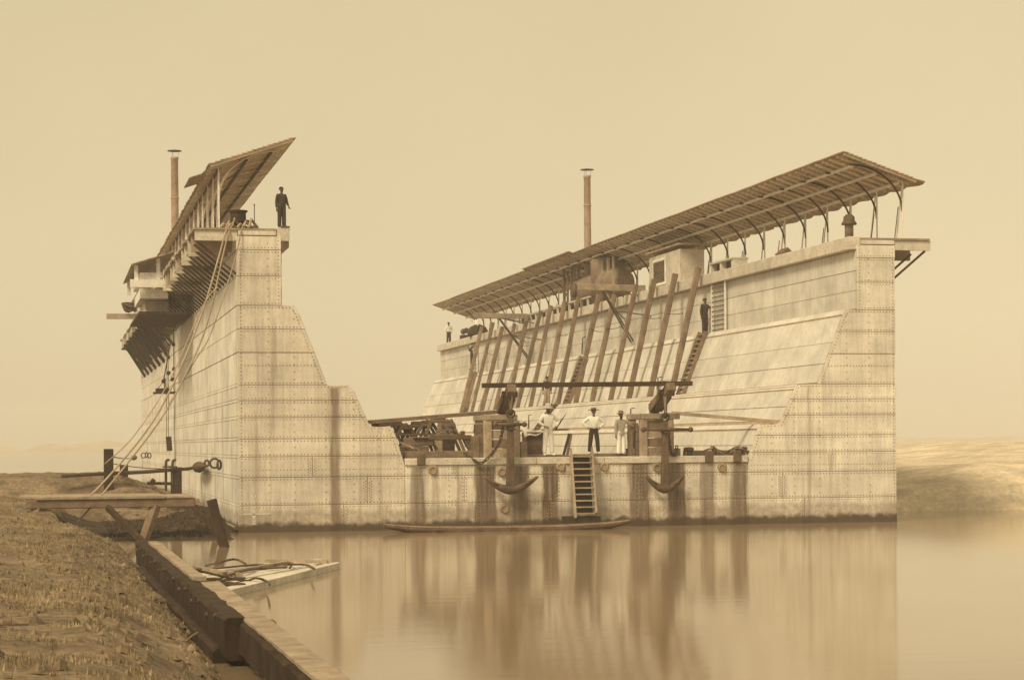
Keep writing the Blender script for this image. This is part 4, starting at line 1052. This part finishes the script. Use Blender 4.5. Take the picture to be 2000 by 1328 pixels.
# ------------------------------------------------------------------ left bank
YP = -4.0
def P(px, py, y=YP): return onY(px, py, y)
t = thing('landing_stage', 'timber landing stage of a heavy beam with pale planks over the muddy hollow', 'landing stage', P(300, 985))
zt_ = P(300, 970).z; zb_ = P(300, 990).z; x1, x2 = P(322, 975).x, P(381, 980).x
MB().box(-7.4, x2, YP-.2, YP+.2, zb_, zt_-.05).build('beam', M_WOOD, t, bevel=.03)
for k in range(4):
    y0 = YP-.26+k*1.02
    MB().box(-7.3+random.uniform(-.3, .3), x1 + random.uniform(-.05, .1)*(k > 0), y0, y0+.99, zt_-.046, zt_+.05).build('plank', M_WOODL, t, bevel=.01)
    if k < 6: MB().box(x1+.02, x2-.02*k+random.uniform(-.1, .05), y0+.03, y0+.97, zt_-.046, zt_+.012).build('plank', M_WOODL, t, bevel=.01)
MB().box(-7.4, x2-.1, YP+3.2, YP+3.6, zb_, zt_-.05).build('beam', M_WOODD, t)
MB().beam(P(304, 986, YP-.05), P(272, 1062, YP-.6)-V((0, 0, .3)), .30, .24).build('brace', M_WOOD, t, bevel=.02)
MB().beam(P(210, 990, YP-1.2), P(285, 1058, YP-3.0)-V((0, 0, .1)), .16, .20).build('brace', M_WOODD, t, bevel=.02)
for x in (-7.0,): MB().beam((x, YP, zb_), (x-.3, YP-.6, -.4), .3, .3).build('brace', M_WOOD, t)
# posts, rails and mooring gear on the mound
def post(px, py0, py1, y, wd, lab, lean=0, m_=None):
    a, c = onY(px, py1, y), onY(px+lean, py0, y); a.z -= .4
    return tag(MB().beam(a, c, wd, wd, up=(0, 1, 0)).build('mooring_post', m_ or M_WOODD, org=a, bevel=.02), lab, 'post')
post(212, 876, 950, 15, .40, 'thick dark mooring post at the left end of the bank rail')
post(242, 907, 932, 19, .36, 'short square post on the crest of the soil mound')
post(301, 944, 918, 21, .20, 'thin post leaning against the rope rail', -6)
post(345, 912, 968, 16.2, .42, 'broad dark post at the right end of the rail, touching the dock wall')
post(335, 914, 960, 16.4, .07, 'slim iron rod beside the broad post at the end of the rail', 0, M_IRON)
for px, lab in ((324, 'hooked iron pipe standing left of the broad post'), (337, 'shorter hooked iron pipe close to the broad post')):
    y = 16.0; b = MB(); s = 0 if px < 330 else 1
    pts = [onY(px, 958-12*s, y), onY(px, 905, y), onY(px+1, 899, y), onY(px+4, 897, y), onY(px+7, 899, y)]
    b.tube(pts, .06, 6); p = onY(px, 911, y); b.beam(p-V((.16, 0, 0)), p+V((.2, 0, 0)), .06, .06); p = onY(px, 944, y); b.beam(p-V((.14, 0, 0)), p+V((.2, 0, 0)), .06, .06)
    tag(b.build('hooked_pipe', M_IRON, org=pts[0]), lab, 'pipe')
p, q = onY(287, 943, 16.1), onY(343, 944, 16.1); tag(MB().beam(p, q, .12, .13).build('low_rail', M_WOODD, org=p), 'low dark rail between the soil mound and the broad post', 'rail')
p, q = onY(205, 924, 15.2), onY(343, 916, 16); 
tag(MB().tube([onY(120, 929, 14.6)] + sag(p, q, .03), .085, 6).build('mooring_cable', M_ROPED, org=p), 'heavy dark cable stretched from the bank to the broad post', 'cable')
tag(MB().tube(sag(onY(222, 905, 15.5), onY(343, 914, 15.9), .08), .02, 5).build('guide_line', M_ROPED, org=p), 'thin slack line above the heavy cable', 'rope')
def fender(px0, px1, py, x, sc, lab, rings):
    c0, c1 = onX(px0, py+3*sc, x), onX(px1, py, x)
    t = thing('mooring_fender', lab, 'mooring fender', c0, 'rope fenders with shackles on the bank-side wall')
    d = (c1-c0); n = 14; k = [(.03+.19*max(0, math.sin(math.pi*i/(n-1)))**.8)*sc for i in range(n)]
    MB().tube([c0+d*(i/(n-1)) for i in range(n)], k, 10).build('woven_body', M_ROPED, t, smooth=True)
    for i in range(5):
        u = .2+.15*i; MB().lathe([(k[int(u*n)]+.005, -.02), (k[int(u*n)]+.025, 0), (k[int(u*n)]+.005, .02)], c0+d*u, 12, d.to_track_quat('Z', 'Y').to_matrix()).build('binding', M_IRON, t)
    for (rx, ry, rr_, e) in rings:
        c = onX(rx, ry, x*.6); b = MB()
        b.tube([c+V((math.cos(a)*rr_*e, math.cos(a)*rr_*.4, math.sin(a)*rr_)) for a in [i*math.pi/8 for i in range(17)]], .035*sc+.01, 6); b.build('shackle', M_IRON, t, smooth=True)
    return t, c0
t1, c0 = fender(378, 400, 910, -.35, 1.0, 'large dark woven fender with iron shackles fixed to the near part of the bank-side wall', ((404, 904, .12, .8), (419, 904, .185, 1.0), (428, 907, .17, .45)))
tag(MB().tube(sag(onY(344, 916, 16), c0, .02), .075, 6).build('mooring_cable', M_ROPED, org=c0), 'heavy dark cable from the broad post to the large woven fender', 'cable')
t2, c1 = fender(256, 267, 892, -.5, .8, 'small dark woven fender near the far end of the bank-side wall', ((280, 889, .17, .9), (286, 888, .17, .45), (292, 889, .17, .6)))
tag(MB().tube(sag(onY(213, 890, 15), c1, .05), .03, 5).build('mooring_cable', M_ROPED, org=c1), 'thin cable from the thick mooring post to the small far fender', 'cable')
# leaning pile in the water
a, c = onY(440, 1068, -10), onY(413, 975, -10)
o = MB().rbeam(a+V((.12, 0, -.6)), c, .30, .30, 10, .012, up=(0, 1, 0)).build('leaning_pile', M_WOODD, org=a); tag(o, 'square pile leaning out of the water before the corner of the bank-side wall', 'pile')
a, c = onY(425, 1045, -4), onY(412, 1008, -4)
tag(MB().beam(a-V((0, 0, .3)), c, .2, .25, up=(0, 1, 0)).build('pile_stump', M_WOODD, org=a), 'short dark pile stump behind the leaning pile', 'pile')
# quay timbers
t = thing('quay_timber', 'heavy dark quay timber edging the grassy bank, raised at its far end', 'quay timber', (-4.1, -33, 0))
MB().rbeam((-4.30, -20.6, .42), (-4.02, -44.5, .38), .34, .62, 40).build('baulk', M_WOODD, t)
MB().rbeam((-4.12, -22.5, .755), (-3.97, -36.5, .73), .24, .07, 24, .008).build('capping_plank', M_WOODL, t)
MB().rbeam((-4.42, -24.2, .05), (-4.15, -44, .0), .32, .42, 30).build('lower_wale', M_WOODD, t)
MB().rbeam((-3.86, -34.5, .40), (-3.70, -58, .36), .36, .50, 40).build('baulk', M_WOODD, t)
for k in range(16):
    y = -21.5-k*1.45; MB().lathe([(.035, -.02), (.035, .03), (.005, .035)], (-4.30-.175-.0*k+(-y-20.6)*.0117, y, .52+.1*(k % 2)), 6, Matrix.Rotation(R(-90), 3, 'Y')).build('spike', M_RUST, t)
MB().rbeam((-3.80, -36.8, .675), (-3.65, -58, .635), .34, .05, 30, .008).build('capping_plank', M_WOODL, t)
for y in (-30, -37, -42, -47, -52): MB().beam((-3.72, y, -.6), (-3.72, y, .52), .24, .24).build('pile', M_WOODD, t)
a = onZ(530, 1232, 0); o = MB().tube([a-V((0, 0, .4)), a+V((-.01, 0, .15)), a+V((-.01, 0, .20))], [.10, .095, .04], 8).build('stake', M_WOOD, org=a); tag(o, 'short stake rising from the water right of the quay timber', 'stake')
a, c = onZ(456, 1196, .12), onZ(482, 1190, .12); tag(MB().tube([a, c], .075, 10).build('log_end', M_WOODL, org=a), 'pale round log end floating beside the quay timber', 'log')
# raft of planks
t = thing('raft', 'raft of pale planks strewn with dark ropes, moored beside the quay timber', 'raft', (-1.6, -26, 0))
A, B_, C_, D_ = onZ(443, 1157, .12), onZ(664, 1101, .12), onZ(632, 1090, .12), onZ(350, 1112, .12)
n = 9
for k in range(n):
    u0, u1 = (k+.03)/n, (k+.97)/n
    p0, p1 = A.lerp(D_, u0), A.lerp(D_, u1); q0, q1 = B_.lerp(C_, u0), B_.lerp(C_, u1)
    s0, s1 = random.uniform(0, .16) if k > 1 else 0, 1-random.uniform(0, .22)*(k > 1)
    z = .10+.05*random.random() + (.05 if k == 0 else 0)
    vs = [V((v.x, v.y, zz)) for zz in (-.08, z) for v in (p0.lerp(q0, s0), p0.lerp(q0, s1), p1.lerp(q1, s1), p1.lerp(q1, s0))]
    MB().add(vs, [(3,2,1,0),(4,5,6,7),(0,1,5,4),(1,2,6,5),(2,3,7,6),(3,0,4,7)]).build('plank', M_BOARD, t, bevel=.01)
for a, c in (((380, 1108), (470, 1122)), ((430, 1120), (560, 1098)), ((520, 1095), (640, 1096))):
    p, q = onZ(*a, .2), onZ(*c, .2); MB().beam(p, q, .12, .08).build('batten', M_WOODL, t)
for k, pix in enumerate((((340, 1108), (380, 1112), (470, 1133), (500, 1127), (522, 1134), (526, 1142)), ((370, 1112), (430, 1108), (500, 1102), (560, 1102), (598, 1102), (615, 1111)),
                         ((400, 1104), (425, 1098), (460, 1092), (478, 1101)), ((430, 1128), (470, 1114), (510, 1110), (560, 1106)), ((540, 1101), (566, 1099), (566, 1108)), ((424, 1135), (445, 1130), (475, 1128)))):
    pts = spline([onZ(px+random.uniform(-3, 3), py+random.uniform(-1, 1), .17+.07*(i % 2)+(.35 if (k == 0 and i < 2) else 0)) for i, (px, py) in enumerate(pix)], 5)
    o = MB().tube(pts, .026 if k < 2 else .03, 5).build('dark_rope', M_ROPED, org=pts[0]); tag(o, ['dark rope from the quay timber across the front of the raft', 'long dark rope lying along the raft', 'dark branch-like rope arching at the back left of the raft', 'dark rope in the middle of the raft',
        'short dark rope end near the far tip of the raft', 'short dark rope piece at the left of the raft'][k], 'rope')
for a, c, s, lab in (((428, 1150), (458, 1153), .3, 'dark block in the water at the near left corner of the raft'), ((396, 1137), (412, 1140), .22, 'small dark block at the left of the raft'), ((410, 1143), (432, 1146), .2, 'dark wedge between the two blocks at the raft'), ((416, 1167), (432, 1170), .16, 'dark chip of timber beside the quay timber below the raft')):
    p, q = onZ(*a, .05), onZ(*c, .05); tag(MB().beam(p, q, .6, s).build('timber_block', M_WOODD, org=p, bevel=.03), lab, 'timber block')
# ------------------------------------------------------------------ people
def skin_obj(name, verts, edges, rad, m_, parent, lv=2, root=0):
    me = bpy.data.meshes.new(name); me.from_pydata([tuple(v) for v in verts], edges, []); me.update()
    me.materials.append(m_); o = link(name, me, parent)
    md = o.modifiers.new('skin', 'SKIN'); md.use_smooth_shade = True
    for i, r in enumerate(rad):
        sv = me.skin_vertices[0].data[i]; sv.radius = (r, r) if not isinstance(r, tuple) else r
        sv.use_root = i == root
    ss = o.modifiers.new('subsurf', 'SUBSURF'); ss.levels = lv; ss.render_levels = lv
    return o
def person(label, loc, height, rz, arms, legs=.0, top=None, bottom=None, hat=None, shoes=None, skin=None, tail=0, bare=False, hands=True, beard=False, lean=0, group=None, tilt=0):
    """arms: ((elbow offset, hand offset) left, right) relative to the shoulder, in metres at 1.75 m height; x is to the viewer's right."""
    skin = skin or M_SKIN; k = height/1.75
    root = thing('person', label, 'person', loc, group); root.scale = (k, k, k); root.rotation_euler = (R(tilt), 0, rz)
    J = {}
    J['pel'] = (0, 0, .95); J['waist'] = (0, 0, 1.10); J['chest'] = (0, -.01, 1.30); J['nk0'] = (0, .0, 1.46); J['nk1'] = (0, -.012, 1.53)
    J['jaw'] = (0, -.035, 1.585); J['face'] = (0, -.02, 1.65); J['crown'] = (0, -.005, 1.71)
    for s, n_ in ((-1, 'l'), (1, 'r')):
        el, ha = arms[0 if s < 0 else 1]
        sh = V((s*.185, .0, 1.41)); J['sh'+n_] = sh; J['el'+n_] = sh+V(el); J['wr'+n_] = sh+V(ha)
        st = .085+legs; J['hip'+n_] = (s*.085, 0, .90); J['kn'+n_] = (s*(.09+legs*.55), -.02, .50); J['an'+n_] = (s*st, .02, .085); J['to'+n_] = (s*(st+.04), -.15, .035)
    RB = dict(pel=.125, waist=.115, chest=.14, nk0=.07, nk1=.052, jaw=.055, face=.085, crown=.075, sh=.055, el=.040, wr=.028, hip=.08, kn=.052, an=.036, to=.034)
    E = [('pel','waist'),('waist','chest'),('chest','nk0'),('nk0','nk1'),('nk1','jaw'),('jaw','face'),('face','crown')]
    for s in 'lr': E += [('chest','sh'+s),('sh'+s,'el'+s),('el'+s,'wr'+s),('pel','hip'+s),('hip'+s,'kn'+s),('kn'+s,'an'+s),('an'+s,'to'+s)]
    names = list(J); idx = {n_: i for i, n_ in enumerate(names)}
    vs = [V(J[n_]) for n_ in names]; rad = [RB.get(n_, RB.get(n_[:-1], .05)) for n_ in names]; ed = [(idx[a], idx[b_]) for a, b_ in E]
    # hands: palm, four fingers, thumb
    for s, n_ in ((-1, 'l'), (1, 'r')):
        wv, ev = V(J['wr'+n_]), V(J['el'+n_]); d = (wv-ev).normalized(); sd = d.cross(V((0, 1, 0))).normalized() if abs(d.y) < .9 else V((1, 0, 0))
        pn = sd.cross(d)
        vs.append(wv+d*.07); rad.append(.030); pi_ = len(vs)-1; ed.append((idx['wr'+n_], pi_))
        for q, ln in zip((-1.5, -.5, .5, 1.5), (.065, .08, .085, .07)):
            a = wv+d*.085+sd*q*.017; b_ = a+d*ln*.55-pn*.01; c = b_+d*ln*.35-pn*.03
            i0 = len(vs); vs += [a, b_, c]; rad += [.010, .009, .008]; ed += [(pi_, i0), (i0, i0+1), (i0+1, i0+2)]
        a = wv+d*.045+sd*(-s)*.03; c = a+d*.04+sd*(-s)*.025; i0 = len(vs); vs += [a, c]; rad += [.011, .009]; ed += [(pi_, i0), (i0, i0+1)]
    # nose, ears
    for p, r in ((V((0, -.115, 1.635)), .014), (V((-.083, .0, 1.64)), .016), (V((.083, .0, 1.64)), .016)):
        vs.append(p); rad.append(r); ed.append((idx['face'], len(vs)-1))
    skin_obj('body', vs, ed, rad, skin, root, 2)
    eb = MB()
    for s in (-1, 1): eb.ball((s*.032, -.098, 1.665), .013, 6)
    eb.box(-.03, .03, -.105, -.09, 1.588, 1.598); eb.build('eyes', M_HAIR, None).parent = root
    hb_ = MB()
    hb_.lathe([(.093, -.02), (.099, .02), (.085, .07), (.045, .10), (.005, .106)], (0, .008, 1.675), 12); hb_.build('hair', M_HAIR, None, smooth=True).parent = root
    if beard:
        b = MB().ball((0, -.065, 1.575), .058, 8); b.build('beard', M_HAIR, None, smooth=True).parent = root
    if bottom:
        n2 = ['pel', 'hipl', 'knl', 'anl', 'hipr', 'knr', 'anr', 'waist']; ix = {n_: i for i, n_ in enumerate(n2)}
        v2 = [V(J[n_]) for n_ in n2]; v2[3] += V((0, -.01, -.02)); v2[6] += V((0, -.01, -.02))
        skin_obj('trousers', v2, [(0, 7), (0, 1), (1, 2), (2, 3), (0, 4), (4, 5), (5, 6)], [.15, .11, .092, .082, .11, .092, .082, .13], bottom, root, 2)
    if top:
        n2 = ['waist', 'chest', 'nk0', 'shl', 'ell', 'wrl', 'shr', 'elr', 'wrr', 'pel']
        v2 = [V(J[n_]) for n_ in n2]; v2[9] = V((0, -.005, .93-tail))
        v2[5] = v2[5].lerp(v2[4], .12); v2[8] = v2[8].lerp(v2[7], .12)
        skin_obj('jacket' if tail else 'shirt', v2, [(0, 1), (1, 2), (1, 3), (3, 4), (4, 5), (1, 6), (6, 7), (7, 8), (0, 9)],
                 [(.15, .13), (.168, .14), .062, .078, .062, .048, .078, .062, .048, (.168+.3*tail, .15)], top, root, 2, 1)
        MB().box(-.04, .04, -.085, -.062, 1.475, 1.50).build('bow_tie', M_DCLOTH, None).parent = root
    if shoes:
        for s in ('l', 'r'):
            a, c = V(J['an'+s]), V(J['to'+s]); b = MB().tube([a+V((0, .07, -.035)), a+V((0, -.02, -.03)), c+V((0, .03, 0)), c+V((0, -.04, -.005))], [.042, .05, .045, .022], 8)
            b.build('shoe', shoes, None, smooth=True).parent = root
    H = {'pith': ([(.205, -.03), (.195, -.01), (.118, .03), (.118, .07), (.10, .12), (.06, .15), (.012, .165), (.010, .18)], M_GCLOTH),
         'straw': ([(.225, .005), (.23, .025), (.108, .04), (.10, .10), (.005, .102)], M_DARKHAT),
         'bowler': ([(.185, .0), (.18, .018), (.108, .03), (.112, .08), (.09, .125), (.04, .145), (.005, .148)], M_FELT),
         'cap': ([(.105, .0), (.11, .03), (.09, .08), (.04, .10), (.004, .105)], M_DARKHAT)}
    if hat:
        pr, hm = H[hat]; o = MB().lathe(pr, (0, -.002, 1.70), 18).build('hat', hm, None, smooth=True); o.parent = root
    return root
DOWN = ((-.05, .0, -.30), (-.06, -.04, -.56))
DOWNR = ((.05, .0, -.30), (.06, -.04, -.56))
def foot(px, py, y): return onY(px, py, y)
c = foot(1071, 889, .55); hgt = onY(1071, 791, .55).z-c.z
ZD = c.z
person('man in white suit and pale sun helmet standing on deck, hand at belt', c, hgt*.98, R(6), (((-.15, .02, -.24), (.03, -.17, -.38)), ((.24, .04, -.20), (.05, -.07, -.42))), .055, M_CLOTH, M_CLOTH, 'pith', M_CLOTH, None, .12, beard=True)
c = foot(1160, 886, .75); hgt = onY(1160, 797, .75).z-c.z
person('man in white shirt, dark trousers and dark hat on deck, hands on hips', c, hgt*.985, R(-4), (((-.25, .06, -.20), (-.02, .0, -.42)), ((.25, .06, -.20), (.03, -.02, -.42))), .09, M_CLOTH, M_DCLOTH, 'straw', M_CLOTH, None, 0)
c = foot(1213, 890, .45); hgt = onY(1213, 804, .45).z-c.z
person('man in a pale jacket and bowler hat resting one arm on the timber crib', c, hgt*.985, R(10), (DOWN, ((.22, .0, -.14), (.46, .02, -.24))), .03, M_GCLOTH, M_CLOTH, 'bowler', M_DCLOTH, None, .16, beard=True)
# the boards they stand on
for px0, px1, y0, y1, z in ((1045, 1112, .36, .98, foot(1071, 889, .55).z), (1128, 1196, .36, 1.2, foot(1160, 886, .75).z), (1197, 1236, .36, .9, foot(1213, 890, .45).z)):
    a, c = onY(px0, 889, .5).x, onY(px1, 889, .5).x
    MB().box(a, c, y0, y1, 2.445, z+.002).build('kerb_board', M_WOOD, pon, bevel=.01)
# others on the walls
c = foot(550, 441, .35)
person('barefoot man in dark clothes standing on the near top of the bank-side wall', (c.x, .35, 10.90), 1.5, R(20), (DOWN, ((.06, -.02, -.28), (.10, -.10, -.45))), .02, M_DCLOTH, M_DCLOTH, None, None, M_SKIND, .05)
p = onX(861, 667, 24.2)
person('man in white shirt and dark trousers at the far end of the shored wall', (24.0, LS[1]-1.0, 10.94), 1.72, R(15), (((-.12, 0, -.26), (-.02, -.08, -.42)), ((.12, 0, -.26), (.02, -.08, -.42))), .03, M_CLOTH, M_DCLOTH, None, M_DCLOTH, M_SKIND)
p = onX(1072, 790, 21.45)
person('bareheaded man in grey clothes standing among the shores on the ledge', (21.35, p.y, 5.27), 1.68, R(-10), (DOWN, DOWNR), .02, M_WOODD, M_WOODL, None, M_DCLOTH, M_SKIND)
p = onX(1367, 646, 22.95)
person('man in dark clothes and cap standing on the ledge beside the upright near ladder', (23.2, p.y, 8.15), 1.62, R(15), (DOWN, ((.12, .02, -.10), (.32, .05, -.06))), 0, M_DCLOTH, M_DCLOTH, 'cap', M_DCLOTH, M_SKIND)
p = onX(924, 660, 23.3)
person('man in a white shirt leaning over the coping at the head of the far ladder', (23.5, p.y-.4, 10.93), 1.35, R(-70), (((-.12, -.06, -.10), (-.34, -.12, -.02)), DOWNR), .03, M_CLOTH, M_DCLOTH, None, M_DCLOTH, M_SKIND)
p = onX(922, 690, 23.2)
person('dark-clad climber on the upright far ladder of the shored wall', (23.12, p.y-.2, 8.5), 1.6, R(-95), (((-.08, -.12, .05), (-.06, -.2, .25)), ((.08, -.12, .05), (.06, -.2, .25))), 0, M_DCLOTH, M_DCLOTH, None, M_DCLOTH, M_SKIND)
# windlass and dark tarpaulin near the far ladder
p = onX(908, 655, 23.9); t = thing('windlass', 'small hand windlass on the far part of the shored wall', 'windlass', (23.9, p.y, 10.9))
MB().box(23.6, 24.2, p.y-.5, p.y+.5, 10.92, 11.3).build('frame', M_WOODD, t); MB().lathe([(.22, -.6), (.16, -.4), (.16, .4), (.22, .6)], (23.9, p.y, 11.6), 12, rm).build('drum', M_IRON, t); MB().tube([(23.5, p.y-.9, 11.6), (24.3, p.y+.9, 11.62)], .05, 6).build('crank', M_WOODL, t)
p = onX(927, 655, 23.5); b = MB().lathe([(.75, 0), (.8, .3), (.6, .65), (.2, .85), (.02, .9)], (23.75, p.y, 10.92), 12); tag(b.build('tarpaulin_heap', M_WOODD, org=(23.75, p.y, 10.92), smooth=True), 'dark heap under tarpaulin at the head of the far ladder', 'heap')
# two crew figures' tools: staff of the man on the wall
o = MB().tube([(foot(557, 441, .3).x, .3, 10.9), (foot(557, 441, .3).x, .3, 11.85)], .018, 5).build('staff', M_IRON, org=(1.7, .3, 10.9)); tag(o, 'thin staff held by the barefoot man on the wall top', 'staff')

# ------------------------------------------------------------------ haze
m = bpy.data.materials.new('river_haze'); m.use_nodes = True; t = m.node_tree; t.nodes.clear()
vp = t.nodes.new('ShaderNodeVolumePrincipled'); vp.inputs['Color'].default_value = (1, 1, 1, 1); vp.inputs['Density'].default_value = .0008
mo = t.nodes.new('ShaderNodeOutputMaterial'); t.links.new(vp.outputs[0], mo.inputs['Volume'])
hz = MB().box(-480, 960, -90, 1420, -2.2, 30).build('haze', m); hz['kind'] = 'stuff'
